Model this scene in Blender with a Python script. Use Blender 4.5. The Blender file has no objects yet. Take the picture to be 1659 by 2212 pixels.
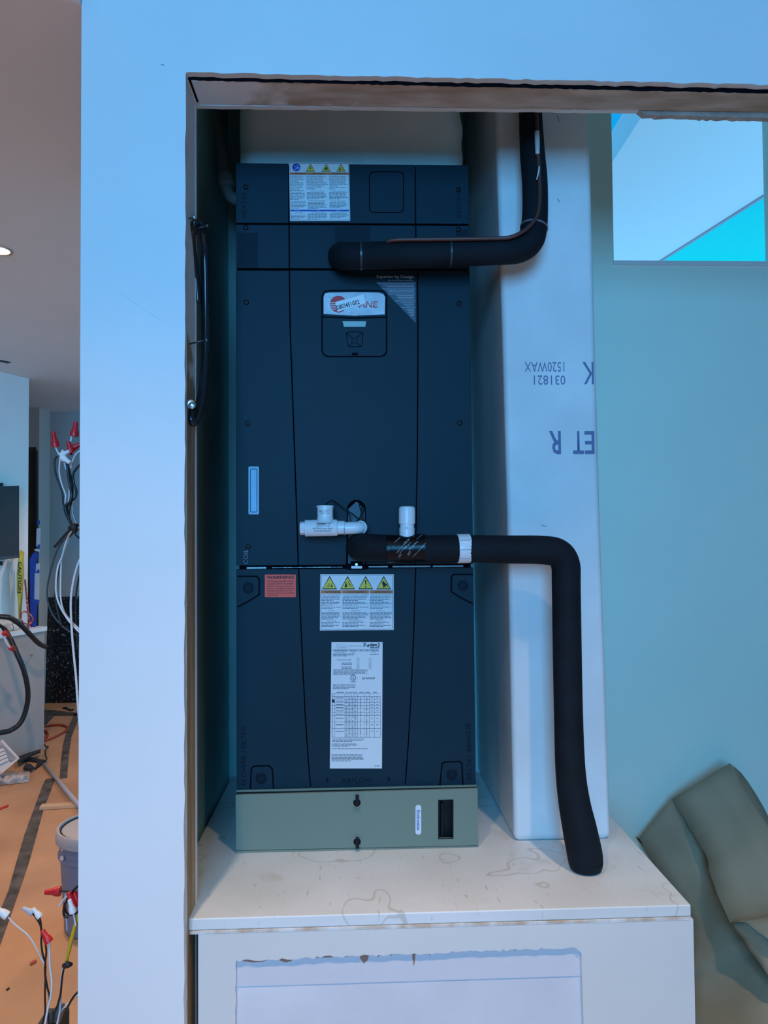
import bpy, bmesh, math, random
from mathutils import Vector, Matrix
from mathutils.geometry import tessellate_polygon

# ------------------------------------------------------------------ camera
CZ = 1.42                                   # eye height
FPX, IW, IH = 1600.0, 1659.0, 2212.0
PITCH, YAW, ROLL = math.radians(1.641), math.radians(2.212), math.radians(-0.457)
_f = Vector((math.sin(YAW)*math.cos(PITCH), math.cos(YAW)*math.cos(PITCH), math.sin(PITCH)))
_r = Vector((math.cos(YAW), -math.sin(YAW), 0))
_u = _r.cross(_f)
CR = _r*math.cos(ROLL) + _u*math.sin(ROLL)
CU = -_r*math.sin(ROLL) + _u*math.cos(ROLL)
CF = _f
scene = bpy.context.scene
COL = scene.collection
cam_d = bpy.data.cameras.new('camera')
cam = bpy.data.objects.new('camera', cam_d); COL.objects.link(cam)
cam_d.sensor_fit = 'VERTICAL'; cam_d.sensor_height = 36.0; cam_d.lens = 36.0*FPX/IH
cam_d.clip_start = 0.05; cam_d.clip_end = 200
M = Matrix((CR, CU, -CF)).transposed().to_4x4(); M.translation = (0, 0, CZ)
cam.matrix_world = M
scene.camera = cam

# ------------------------------------------------------------------ world / lights / exposure
scene.view_settings.view_transform = 'Standard'
scene.view_settings.look = 'None'
scene.view_settings.gamma = 1.0
scene.view_settings.use_curve_mapping = False
scene.view_settings.exposure = 0.0

w = bpy.data.worlds.new('sky'); scene.world = w; w.use_nodes = True
nt = w.node_tree; nt.nodes.clear()
wo = nt.nodes.new('ShaderNodeOutputWorld'); bg = nt.nodes.new('ShaderNodeBackground')
tc = nt.nodes.new('ShaderNodeTexCoord'); sx = nt.nodes.new('ShaderNodeSeparateXYZ'); rp_ = nt.nodes.new('ShaderNodeValToRGB')
nt.links.new(tc.outputs['Generated'], sx.inputs[0]); nt.links.new(sx.outputs['Z'], rp_.inputs[0])
cr = rp_.color_ramp
cr.elements[0].position = 0.0; cr.elements[0].color = (0.34, 1.05, 1.80, 1)
cr.elements[1].position = 1.0; cr.elements[1].color = (0.0, 0.16, 0.75, 1)
for p, c in ((0.30, (0.0, 0.74, 1.0, 1)), (0.36, (0.0, 0.66, 1.0, 1)), (0.52, (0.0, 0.30, 0.97, 1))):
    e = cr.elements.new(p); e.color = c
nt.links.new(rp_.outputs[0], bg.inputs[0]); bg.inputs[1].default_value = 1.0
nt.links.new(bg.outputs[0], wo.inputs[0])

def area(name, loc, rot, sx_, sy_, power, col):
    d = bpy.data.lights.new(name, 'AREA'); d.shape = 'RECTANGLE'; d.size = sx_; d.size_y = sy_
    d.energy = power; d.color = col
    o = bpy.data.objects.new(name, d); COL.objects.link(o); o.location = loc; o.rotation_euler = rot
    return o
def spot(name, loc, power, col, ang=130, blend=0.6, tgt=None, size=0.05):
    d = bpy.data.lights.new(name, 'SPOT'); d.energy = power; d.color = col
    d.spot_size = math.radians(ang); d.spot_blend = blend; d.shadow_soft_size = size
    o = bpy.data.objects.new(name, d); COL.objects.link(o); o.location = loc
    if tgt is not None:
        o.rotation_euler = (Vector(tgt)-Vector(loc)).to_track_quat('-Z', 'Y').to_euler()
    return o
# daylight through the tall glazed wall behind the camera
area('window_daylight', (-0.35, -2.9, 2.15), (math.radians(90), 0, 0), 1.40, 1.65, 168, (0.105, 0.475, 1.0))
WARM = (1.0, 0.62, 0.36)
# warm recessed lamps in the high ceiling over the floor in front of the opening
for k_, (x_, y_) in enumerate(((-0.55, 0.25), (0.75, 0.3))):
    spot('ceiling_lamp_beam', (x_, y_, 3.22), 168, (1.0, 0.74, 0.52), 90, 0.9)


# ------------------------------------------------------------------ helpers
def ray(x, y):
    return CR*((x-IW/2)/FPX) - CU*((y-IH/2)/FPX) + CF
EYE = Vector((0, 0, CZ))
def at(x, y, Y):
    d = ray(x, y); return EYE + d*(Y/d.y)
def az(x, y, z):
    d = ray(x, y); return EYE + d*((z-CZ)/d.z)
def onp(x, y, p0, n):
    d = ray(x, y); return EYE + d*((p0-EYE).dot(n)/d.dot(n))

MATS = {}
def mat(name, col, rough=0.6, metal=0.0, var=0.0, vscale=6.0, bump=0.0, bscale=40.0, col2=None, spec=0.5,
        coat=0.0, trans=0.0, emit=None, es=1.0, stretch=None, lo=0.35, hi=0.65, alpha=1.0):
    if name in MATS: return MATS[name]
    m = bpy.data.materials.new(name); m.use_nodes = True; MATS[name] = m
    t = m.node_tree; b = t.nodes['Principled BSDF']
    b.inputs['Base Color'].default_value = (*col, 1); b.inputs['Roughness'].default_value = rough
    b.inputs['Metallic'].default_value = metal; b.inputs['Specular IOR Level'].default_value = spec
    b.inputs['Coat Weight'].default_value = coat; b.inputs['Transmission Weight'].default_value = trans
    b.inputs['Alpha'].default_value = alpha
    if emit: b.inputs['Emission Color'].default_value = (*emit, 1); b.inputs['Emission Strength'].default_value = es
    g = t.nodes.new('ShaderNodeTexCoord'); vec = g.outputs['Object']
    if stretch:
        mp = t.nodes.new('ShaderNodeMapping'); mp.inputs['Scale'].default_value = stretch
        t.links.new(vec, mp.inputs[0]); vec = mp.outputs[0]
    if var > 0 or col2:
        n = t.nodes.new('ShaderNodeTexNoise'); n.inputs['Scale'].default_value = vscale; n.inputs['Detail'].default_value = 6
        t.links.new(vec, n.inputs['Vector'])
        rr = t.nodes.new('ShaderNodeValToRGB'); e = rr.color_ramp.elements
        e[0].position = lo; e[1].position = hi
        if col2: e[0].color = (*col, 1); e[1].color = (*col2, 1)
        else:
            e[0].color = (*[c*(1-var) for c in col], 1); e[1].color = (*[min(1, c*(1+var)) for c in col], 1)
        t.links.new(n.outputs['Fac'], rr.inputs[0]); t.links.new(rr.outputs[0], b.inputs['Base Color'])
    if bump > 0:
        n2 = t.nodes.new('ShaderNodeTexNoise'); n2.inputs['Scale'].default_value = bscale; n2.inputs['Detail'].default_value = 4
        t.links.new(vec, n2.inputs['Vector'])
        bp = t.nodes.new('ShaderNodeBump'); bp.inputs['Strength'].default_value = bump; bp.inputs['Distance'].default_value = 0.002
        t.links.new(n2.outputs['Fac'], bp.inputs['Height']); t.links.new(bp.outputs[0], b.inputs['Normal'])
    return m

WORLD = {}
def attach(o, parent):
    if parent is not None:
        o.parent = parent
        o.matrix_parent_inverse = Matrix.Translation(WORLD.get(parent.name, Vector((0, 0, 0)))).inverted()
def tag(o, label=None, cat=None, group=None, kind=None):
    if label: o['label'] = label
    if cat: o['category'] = cat
    if group: o['group'] = group
    if kind: o['kind'] = kind
    return o
def thing(name, loc, label, cat, group=None):
    o = bpy.data.objects.new(name, None); COL.objects.link(o); o.location = loc; o.empty_display_size = 0.05
    WORLD[o.name] = Vector(loc)
    return tag(o, label, cat, group)
def link(name, me, m, parent=None, smooth=False):
    o = bpy.data.objects.new(name, me); COL.objects.link(o)
    if m is not None and not me.materials: me.materials.append(m)
    if smooth:
        for p in me.polygons: p.use_smooth = True
    attach(o, parent); return o
def bm_obj(name, bm, m, parent=None, smooth=False):
    bmesh.ops.recalc_face_normals(bm, faces=bm.faces)
    me = bpy.data.meshes.new(name); bm.to_mesh(me); bm.free()
    return link(name, me, m, parent, smooth)
def bevel(o, wd, seg=2, ang=35, sm=True):
    b = o.modifiers.new('bevel', 'BEVEL'); b.width = wd; b.segments = seg; b.limit_method = 'ANGLE'; b.angle_limit = math.radians(ang)
    if sm:
        for p in o.data.polygons: p.use_smooth = True
        wn_ = o.modifiers.new('weighted', 'WEIGHTED_NORMAL'); wn_.keep_sharp = True; wn_.weight = 100
    return o
def prism_bm(bm, pts, d):
    a = [bm.verts.new(p) for p in pts]; b = [bm.verts.new(Vector(p)+d) for p in pts]
    n = len(pts)
    if n <= 4 or n <= 24:
        convex = True; nrm = None
        for i in range(n):
            c = (Vector(pts[(i+1) % n])-Vector(pts[i])).cross(Vector(pts[(i+2) % n])-Vector(pts[(i+1) % n]))
            if c.length < 1e-12: continue
            if nrm is None: nrm = c
            elif nrm.dot(c) < 0: convex = False
    else: convex = False
    if convex: bm.faces.new(a); bm.faces.new(b[::-1])
    else:
        for tr in tessellate_polygon([[Vector(p) for p in pts]]):
            try:
                bm.faces.new([a[i] for i in tr]); bm.faces.new([b[i] for i in tr[::-1]])
            except ValueError: pass
    for i in range(n): bm.faces.new((a[i], a[(i+1) % n], b[(i+1) % n], b[i]))
def prism(name, pts, d, m, parent=None):
    bm = bmesh.new(); prism_bm(bm, [Vector(p) for p in pts], Vector(d))
    return bm_obj(name, bm, m, parent)
def pp(name, px, Y, dep, m, parent=None):                      # polygon on the plane y = Y, given thickness
    return prism(name, [at(x, y, Y) for x, y in px], (0, dep, 0), m, parent)
def box(name, x0, x1, y0, y1, z0, z1, m, parent=None):
    return prism(name, [(x0, y0, z0), (x1, y0, z0), (x1, y0, z1), (x0, y0, z1)], (0, y1-y0, 0), m, parent)
def catmull(pts, k=6):
    P = [Vector(p) for p in pts]
    if len(P) < 3: return P
    out = []
    for i in range(len(P)-1):
        p0 = P[max(i-1, 0)]; p1 = P[i]; p2 = P[i+1]; p3 = P[min(i+2, len(P)-1)]
        for j in range(k):
            t = j/k
            out.append(0.5*((2*p1)+(p2-p0)*t+(2*p0-5*p1+4*p2-p3)*t*t+(3*p1-p0-3*p2+p3)*t**3))
    out.append(P[-1]); return out
def tube(name, pts, r, m, parent=None, n=10, k=6, smooth=True, round_ends=False, bm=None):
    own = bm is None
    if own: bm = bmesh.new()
    if isinstance(r, (int, float)): R4 = [Vector((r, 0, 0))]*len(pts)
    else: R4 = [Vector((q, 0, 0)) for q in r]
    P = catmull(pts, k); Rr = [v.x for v in catmull(R4, k)] if len(pts) > 2 else [v.x for v in R4]
    if round_ends:
        for end in (0, 1):
            a, b = (P[0], P[1]) if end == 0 else (P[-1], P[-2]); rr = Rr[0] if end == 0 else Rr[-1]
            dr = (a-b).normalized(); add = []
            for q in (25, 50, 70, 84):
                add.append((a+dr*rr*0.75*math.sin(math.radians(q)), rr*math.cos(math.radians(q))))
            if end == 0: P = [x[0] for x in add[::-1]]+P; Rr = [x[1] for x in add[::-1]]+Rr
            else: P = P+[x[0] for x in add]; Rr = Rr+[x[1] for x in add]
    T = []
    for i in range(len(P)):
        d = P[min(i+1, len(P)-1)]-P[max(i-1, 0)]
        T.append(d.normalized() if d.length > 1e-9 else Vector((0, 0, 1)))
    ref = Vector((0, 0, 1)) if abs(T[0].z) < 0.9 else Vector((1, 0, 0))
    nn = T[0].cross(ref).normalized(); rings = []
    for i in range(len(P)):
        nn = (nn-T[i]*nn.dot(T[i])).normalized(); bb = T[i].cross(nn)
        rings.append([bm.verts.new(P[i]+(nn*math.cos(2*math.pi*j/n)+bb*math.sin(2*math.pi*j/n))*Rr[i]) for j in range(n)])
    for a, b in zip(rings, rings[1:]):
        for j in range(n): bm.faces.new((a[j], a[(j+1) % n], b[(j+1) % n], b[j]))
    bm.faces.new(rings[0][::-1]); bm.faces.new(rings[-1])
    if own: return bm_obj(name, bm, m, parent, smooth)
def lathe(name, prof, org, axis, m, parent=None, n=20, smooth=True, caps=True):
    ax = Vector(axis).normalized(); ref = Vector((0, 0, 1)) if abs(ax.z) < 0.9 else Vector((1, 0, 0))
    u = ax.cross(ref).normalized(); v = ax.cross(u); org = Vector(org)
    bm = bmesh.new(); rings = []
    for r, h in prof:
        r = max(r, 1e-5)
        rings.append([bm.verts.new(org+ax*h+(u*math.cos(2*math.pi*j/n)+v*math.sin(2*math.pi*j/n))*r) for j in range(n)])
    for a, b in zip(rings, rings[1:]):
        for j in range(n): bm.faces.new((a[j], a[(j+1) % n], b[(j+1) % n], b[j]))
    if caps: bm.faces.new(rings[0][::-1]); bm.faces.new(rings[-1])
    o = bm_obj(name, bm, m, parent, smooth)
    if smooth:
        es = o.modifiers.new('edge_split', 'EDGE_SPLIT'); es.split_angle = math.radians(38)
    return o
def rag(p0, p1, n, amp, seed, par=0.3):
    R = random.Random(seed); out = []
    for i in range(n+1):
        t = i/n; dx, dy = p1[0]-p0[0], p1[1]-p0[1]; L = math.hypot(dx, dy)
        o = R.uniform(-amp, amp) if 0 < i < n else 0
        tt = t+(R.uniform(-par, par)/n if 0 < i < n else 0)
        out.append((p0[0]+dx*tt-dy/L*o, p0[1]+dy*tt+dx/L*o))
    return out
def rrect(x0, y0, x1, y1, r, k=4):
    out = []
    for cx, cy, a0 in ((x1-r, y0+r, -90), (x1-r, y1-r, 0), (x0+r, y1-r, 90), (x0+r, y0+r, 180)):
        for i in range(k+1):
            a = math.radians(a0+90*i/k); out.append((cx+r*math.cos(a), cy+r*math.sin(a)))
    return out
def text_mesh(body, size, align='LEFT', line=1.0, res=2, shear=0.0, off=0.0, wscale=1.0):
    c = bpy.data.curves.new('t', 'FONT'); c.body = body; c.size = size; c.align_x = align; c.space_line = line
    c.resolution_u = res; c.shear = shear; c.offset = off
    o = bpy.data.objects.new('t', c); COL.objects.link(o)
    dg = bpy.context.evaluated_depsgraph_get()
    me = bpy.data.meshes.new_from_object(o.evaluated_get(dg))
    bpy.data.objects.remove(o); bpy.data.curves.remove(c)
    return me
# lettering on a plane: origin, right axis, up axis
def text3(name, body, org, ux, uy, size, m, parent=None, align='LEFT', line=1.0, res=2, shear=0.0, off=0.0, wfit=None):
    me = text_mesh(body, size, align, line, res, shear, off)
    s = 1.0
    if wfit and me.vertices:
        xs = [v.co.x for v in me.vertices]; s = wfit/max(1e-6, max(xs)-min(xs))
    for v in me.vertices:
        c = v.co.copy(); v.co = Vector(org)+Vector(ux)*(c.x*s)+Vector(uy)*c.y
    o = link(name, me, m, parent); return o
def pxt(name, body, x, y, hpx, Y, m, parent=None, align='LEFT', line=1.0, rot=0, res=2, shear=0.0, off=0.0, wpx=None):
    """cap height hpx pixels, baseline start at the pixel (x, y), on plane y = Y"""
    s = Y/FPX; a = math.radians(rot)
    ux = Vector((math.cos(a), 0, math.sin(a))); uy = Vector((-math.sin(a), 0, math.cos(a)))
    return text3(name, body, at(x, y, Y), ux, uy, hpx*s/0.70, m, parent, align, line, res, shear, off, wpx*s if wpx else None)
def quads(name, rects, Y, m, parent=None):                      # flat printed rectangles / polygons (pixels) on plane y = Y
    bm = bmesh.new()
    for q in rects:
        if len(q) == 4 and not isinstance(q[0], tuple): x0, y0, x1, y1 = q; q = ((x0, y0), (x1, y0), (x1, y1), (x0, y1))
        f = bm.faces.new([bm.verts.new(at(x, y, Y)) for x, y in q])
    return bm_obj(name, bm, m, parent)
def fine(rects, x0, y0, x1, nl, pitch, h, seed, last=0.6, dens=0.86):   # greeked lines of small print
    R = random.Random(seed)
    for i in range(nl):
        xe = x1 if i < nl-1 else x0+(x1-x0)*last
        xe -= R.uniform(0, 0.16)*(x1-x0) if i < nl-1 else 0
        x = x0; y = y0+i*pitch
        while x < xe-1.5:
            wd = min(R.uniform(3.0, 9.0), xe-x)
            rects.append((x, y, x+wd, y+h)); x += wd+1.3
    return rects

# ------------------------------------------------------------------ materials
WHITE = mat('white_paint', (0.80, 0.80, 0.79), 0.55, var=0.03, vscale=2.5, bump=0.08, bscale=60)
CEILP = mat('ceiling_paint', (0.78, 0.77, 0.76), 0.7, var=0.02, vscale=2)
MUD = mat('plaster_white', (0.79, 0.79, 0.78), 0.6, var=0.06, vscale=5, bump=0.35, bscale=22)
KRAFT = mat('kraft_floor', (0.50, 0.27, 0.135), 0.7, var=0.14, vscale=2.2, bump=0.15, bscale=30)
PAPER = mat('kraft_sheet', (0.36, 0.285, 0.18), 0.75, var=0.10, vscale=4, bump=0.2, bscale=35)
LOWB = mat('low_bounce_grey', (0.30, 0.30, 0.29), 0.8, var=0.05, vscale=1.5)  # darker grey chosen so the unseen room surfaces bounce less light
NICHE = mat('niche_shaded_board', (0.32, 0.58, 0.58), 0.75, var=0.08, vscale=4, bump=0.3, bscale=22)  # niche shade put into the colour: darker teal than the white boards
GYP = mat('gypsum_edge', (0.46, 0.42, 0.37), 0.9, var=0.2, vscale=30, bump=0.6, bscale=80)
WOOD = mat('raw_stud', (0.26, 0.155, 0.075), 0.8, col2=(0.40, 0.27, 0.15), vscale=7, bump=0.5, bscale=60, stretch=(1, 1, 0.12))
HEAD = mat('header_stud', (0.40, 0.30, 0.22), 0.85, col2=(0.62, 0.57, 0.52), vscale=5, bump=0.4, bscale=50, stretch=(0.35, 1, 1), lo=0.42, hi=0.72)
AHU = mat('ahu_plastic', (0.0015, 0.021, 0.037), 0.55, var=0.10, vscale=3, bump=0.05, bscale=400, spec=0.25)
AHUD = mat('ahu_dark', (0.0008, 0.0015, 0.004), 0.7, spec=0.08)
AHUM = mat('ahu_patch', (0.0010, 0.010, 0.023), 0.55, spec=0.2)
AHUL = mat('ahu_emboss', (0.0008, 0.006, 0.012), 0.6, spec=0.15)
BLACK = mat('black', (0.003, 0.003, 0.005), 0.5, spec=0.3)
INK = mat('ink', (0.012, 0.012, 0.02), 0.7)
INKL = mat('ink_grey', (0.09, 0.09, 0.11), 0.7)
LABEL = mat('label_white', (0.74, 0.75, 0.77), 0.5)
YEL = mat('hazard_yellow', (0.80, 0.62, 0.03), 0.5)
ORG = mat('hazard_orange', (0.55, 0.16, 0.04), 0.5)
BLUE = mat('notice_blue', (0.02, 0.06, 0.42), 0.5)
RED = mat('warning_red', (1.0, 0.095, 0.045), 0.5)
DRED = mat('red_ink', (0.62, 0.03, 0.03), 0.5)
FOAM = mat('foam_rubber', (0.004, 0.007, 0.011), 0.8, var=0.3, vscale=14, bump=0.25, bscale=120, spec=0.3)
PVC = mat('white_pvc', (0.80, 0.82, 0.84), 0.3, var=0.02)
STEEL = mat('zinc', (0.62, 0.63, 0.65), 0.3, metal=1.0)
GREY = mat('filter_grey', (0.20, 0.24, 0.185), 0.42, var=0.03, vscale=2, spec=0.4)
TAPE = mat('gloss_tape', (0.004, 0.004, 0.006), 0.30, bump=0.9, bscale=55, spec=0.22)
REDNUT = mat('red_nut', (0.55, 0.012, 0.02), 0.4)
WHTNUT = mat('white_nut', (0.75, 0.76, 0.76), 0.4)
WIREW = mat('wire_white', (0.66, 0.66, 0.66), 0.4)
WIREB = mat('wire_black', (0.008, 0.008, 0.010), 0.4)

# ================================================================== SETTING
S = lambda o, label=None: tag(o, label, kind='structure')
YW = 1.50                                                        # face of the wall with the opening
YA = 1.87                                                        # face of the air handler
ZS = 0.640                                                       # top of the equipment platform
S(box('floor', -4.6, 2.4, -3.1, 7.2, -0.05, 0.0, KRAFT), 'brown paper covered floor')
XE = at(172, 1106, YW).x
S(prism('ceiling', [(-4.6, 1.2, 2.5), (XE-0.001, 1.2, 2.5), (XE-0.001, 1.618, 2.5), (-0.463, 1.618, 2.5), (-0.463, 7.2, 2.5), (-4.6, 7.2, 2.5)], (0, 0, 0.1), CEILP), 'flat white ceiling of the adjoining room')
S(box('ceiling_high', -4.6, 2.4, -3.1, 2.6, 3.25, 3.35, LOWB))
S(box('wall_left', -4.7, -4.6, -3.1, 7.2, 0, 3.3, LOWB))
S(box('wall_side', 2.4, 2.5, -3.1, 2.6, 0, 3.3, LOWB))
for nm, a in (('wall_back', (-4.6, -1.08, 0, 3.25)), ('wall_back', (0.38, 2.4, 0, 3.25)), ('wall_back', (-1.08, 0.38, 0, 1.25)), ('wall_back', (-1.08, 0.38, 3.05, 3.25))):
    S(box(nm, a[0], a[1], -3.1, -3.0, a[2], a[3], LOWB))
# front wall: gypsum board with a raggedly cut opening
Xl, Xr = at(172, 1106, YW).x, 2.4
top_r = rag((403, 156), (1659, 183), 70, 1.6, 4)
left_r = rag((397, 2300), (401, 160), 60, 1.3, 5)
pl = [Vector((Xl, YW, 0))]
pts = [Vector((Xl, YW, 0.0)), Vector((Xl, YW, 3.25)), Vector((Xr, YW, 3.25)), Vector((Xr, YW, at(1659, 184, YW).z))]
pts += [at(x, y, YW) for x, y in top_r[::-1]]
pts += [at(x, y, YW) for x, y in left_r[::-1]]
pts += [Vector((at(397, 2300, YW).x, YW, 0.0))]
wf = S(prism('wall_front', pts, (0, 0.016, 0), WHITE), 'pale wall board around the raggedly cut opening')
JX = at(400, 1000, YW).x
gy = S(box('trim_1', Xl, JX-0.0005, YW+0.016, YW+0.020, 0, 3.2, GYP)); 
# studs and inner boards of the opening
js = box('jamb_stud', JX-0.045, JX-0.002, YW+0.021, 1.602, 0, 2.36, None)
def smear(name, axis, f0, f1, t0, t1, grain, c0, c1, white, sc=9, gsc=40):
    """raw wood with plaster smeared over it, thicker toward one end"""
    m = bpy.data.materials.new(name); m.use_nodes = True; t = m.node_tree; b = t.nodes['Principled BSDF']; b.inputs['Roughness'].default_value = 0.8
    g = t.nodes.new('ShaderNodeTexCoord'); mp = t.nodes.new('ShaderNodeMapping'); mp.inputs['Scale'].default_value = grain
    n1 = t.nodes.new('ShaderNodeTexNoise'); n1.inputs['Scale'].default_value = gsc; n1.inputs['Detail'].default_value = 6
    r1 = t.nodes.new('ShaderNodeValToRGB'); e = r1.color_ramp.elements; e[0].color = (*c0, 1); e[1].color = (*c1, 1); e[0].position = 0.35; e[1].position = 0.7
    t.links.new(g.outputs['Object'], mp.inputs[0]); t.links.new(mp.outputs[0], n1.inputs['Vector']); t.links.new(n1.outputs['Fac'], r1.inputs[0])
    n2 = t.nodes.new('ShaderNodeTexNoise'); n2.inputs['Scale'].default_value = sc; n2.inputs['Detail'].default_value = 5
    t.links.new(g.outputs['Object'], n2.inputs['Vector'])
    sz = t.nodes.new('ShaderNodeSeparateXYZ'); t.links.new(g.outputs['Object'], sz.inputs[0])
    mr = t.nodes.new('ShaderNodeMapRange'); mr.inputs['From Min'].default_value = f0; mr.inputs['From Max'].default_value = f1
    mr.inputs['To Min'].default_value = t0; mr.inputs['To Max'].default_value = t1; t.links.new(sz.outputs[axis], mr.inputs['Value'])
    ad = t.nodes.new('ShaderNodeMath'); ad.operation = 'ADD'; t.links.new(n2.outputs['Fac'], ad.inputs[0]); t.links.new(mr.outputs[0], ad.inputs[1])
    r2 = t.nodes.new('ShaderNodeValToRGB'); r2.color_ramp.elements[0].position = 0.50; r2.color_ramp.elements[1].position = 0.60
    t.links.new(ad.outputs[0], r2.inputs[0])
    mx = t.nodes.new('ShaderNodeMix'); mx.data_type = 'RGBA'
    t.links.new(r2.outputs[0], mx.inputs['Factor']); t.links.new(r1.outputs[0], mx.inputs['A']); mx.inputs['B'].default_value = (*white, 1)
    t.links.new(mx.outputs['Result'], b.inputs['Base Color'])
    bp = t.nodes.new('ShaderNodeBump'); bp.inputs['Strength'].default_value = 0.5; bp.inputs['Distance'].default_value = 0.002
    t.links.new(n1.outputs['Fac'], bp.inputs['Height']); t.links.new(bp.outputs[0], b.inputs['Normal'])
    return m
js.data.materials.append(smear('jamb_wood', 'Z', 1.60, 2.00, -0.30, 0.40, (1, 1, 0.1), (0.30, 0.20, 0.11), (0.50, 0.37, 0.23), (0.80, 0.80, 0.79)))
HEADM = smear('header_wood', 'X', -0.34, 0.10, 0.32, -0.22, (0.3, 1, 1), (0.42, 0.33, 0.25), (0.70, 0.63, 0.56), (0.82, 0.82, 0.82), 7, 26)
js.name = 'trim_2'; S(js, 'wooden jamb stud with plaster smears along the cut opening')
S(box('trim_3', Xl+0.002, -0.388, YW+0.021, 1.602, 0, 3.2, WHITE))
S(box('wall_niche_front', Xl, JX-0.001, 1.603, 1.617, 0, 3.2, MUD))
hz = at(700, 226, 1.60).z
S(box('trim_4', JX-0.01, Xr, YW+0.021, 1.604, hz, hz+0.09, HEADM), 'dusty wooden header over the opening')
hp = [at(x, y, YW+0.016) for x, y in rag((406, 158), (1659, 185), 60, 1.0, 9)]
# drop piece of inner board at the right end of the header
dp = rag((1380, 238), (1392, 248), 3, 1, 3)+rag((1392, 248), (1659, 255), 36, 1.8, 8)[1:]
dpts = [at(x, y, 1.607) for x, y in dp]
dpts += [Vector((Xr, 1.607, dpts[-1].z)), Vector((Xr, 1.607, 3.2)), Vector((dpts[0].x, 1.607, 3.2))]
S(prism('wall_header_back', dpts, (0, 0.016, 0), GYP))
dp2 = [at(x, y, 1.607) for x, y in rag((420, 227), (1380, 238), 50, 1.0, 10)]
dp2 += [Vector((dp2[-1].x, 1.607, 3.2)), Vector((dp2[0].x, 1.607, 3.2))]
S(prism('wall_header_inner', dp2, (0, 0.014, 0), MUD))
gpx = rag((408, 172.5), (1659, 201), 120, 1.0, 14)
S(prism('header_gap_shade', [at(x, y, YW+0.0185) for x, y in gpx]+[Vector((Xr, YW+0.0185, at(1659, 201, YW+0.0185).z)), Vector((Xr, YW+0.0185, at(1659, 190, YW+0.0185).z)), at(408, 165, YW+0.0185)], (0, 0.002, 0), AHUD))  # black strip stands in for the darkness of the gap behind the board
S(prism('corner_gap_shade', [at(401, 160, 1.5165), at(407, 172, 1.5165), at(412, 172, 1.5165), at(406, 160, 1.5165)], (0.0, 0.08, 0.0), AHUD))  # black wedge stands in for the dark gap at the corner
# niche
NX, NB = -0.412, 2.43
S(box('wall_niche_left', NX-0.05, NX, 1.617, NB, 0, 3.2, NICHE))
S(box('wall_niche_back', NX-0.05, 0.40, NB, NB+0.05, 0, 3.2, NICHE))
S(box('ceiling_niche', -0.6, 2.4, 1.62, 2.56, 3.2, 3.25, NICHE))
colpx = [(1070, 200), (1076, 400), (1086, 700), (1097, 1100), (1105, 1500), (1112, 1838), (1321, 1815), (1311, 1500), (1298, 1100), (1287, 700), (1279, 400), (1273, 200)]
YC = 1.873
cp = [at(x, y, YC) for x, y in colpx]
cp[5].z = ZS; cp[6].z = ZS
cp = [Vector((cp[0].x, YC, 3.2))]+cp+[Vector((cp[-1].x, YC, 3.2))]
colo = prism('wall_column', cp, (0, 0.63, 0), MUD); S(colo, 'white board column beside the air handler'); bevel(colo, 0.016, 4, 40)
# right wall with its window
YR = 2.50
W0 = at(1326, 563, YR); W1 = at(1653, 563, YR+0.06)
wl = [(0.60, W0.x, 0, 3.2), (W1.x, 2.4, 0, 3.2), (W0.x, W1.x, 0, W0.z)]
S(prism('wall_right', [(0.60, YR, 0), (2.4, YR, 0), (2.4, YR, 3.25), (W1.x, YR, 3.25), (W1.x, YR, W0.z), (W0.x, YR, W0.z), (W0.x, YR, 3.25), (0.60, YR, 3.25)], (0, 0.06, 0), mat('right_paint', (0.78, 0.88, 0.75), 0.55, var=0.02, vscale=2)), 'pale wall below the high window')
wn = S(box('window_1', W0.x-0.004, W1.x+0.004, YR-0.006, YR+0.07, W0.z-0.016, W0.z-0.001, WHITE), 'slim sill of the high window')
gl = mat('window_glass', (0.85, 0.95, 1.0), 0.02, spec=0.5, alpha=0.06)
box('pane', W0.x, W1.x, YR+0.040, YR+0.044, W0.z, 3.2, gl, wn)
# ================================================================== exterior seen through the window
ov = thing('roof_overhang', (3.6, 6.0, 3.9), 'white roof overhang seen through the high window', 'roof')
ZE = 3.9
SOF = mat('soffit_white', (0.86, 0.86, 0.86), 0.7)
e0 = az(1250, 471, ZE); e1 = az(1470, 135, ZE); e2 = az(1900, 262, ZE); e3 = az(1425, 563, ZE); e4 = az(1320, 629, ZE)
prism('soffit', [e0, e1, e2, e3, e4], (0, 0, 0.05), SOF, ov)
up = Vector((0, 0, 0.21))
dn = (e1-e0).normalized().cross(Vector((0, 0, 1)))*0.02
prism('fascia', [e0, e1, e1+up, e0+up], dn, SOF, ov)
prism('drip_edge', [e4+Vector((0, 0, -0.011)), e2+Vector((0, 0, -0.011)), e2, e4], (0.02, 0.03, 0), mat('drip', (0.35, 0.36, 0.42), 0.6), ov)

# scuffs and dings on the boards
SCF = mat('scuff_dark', (0.10, 0.11, 0.14), 0.8)
def scuffs(par, Y, L):
    for pts in L: polyline('scuff', pts, 1.3 if len(pts) < 4 else 0.5, Y, SCF if len(pts) < 4 else mat('scuff_pale', (0.55, 0.57, 0.60), 0.8), par)
SCUFF = [(wf, YW-0.0004, [[(348, 139), (352, 140), (355, 142)], [(255, 628), (285, 650), (320, 675), (350, 694)]]),
         (colo, YC-0.0004, [[(1202, 249), (1206, 255), (1208, 262)], [(1205, 430), (1208, 436)], [(1170, 1135), (1180, 1137)]])]

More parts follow.
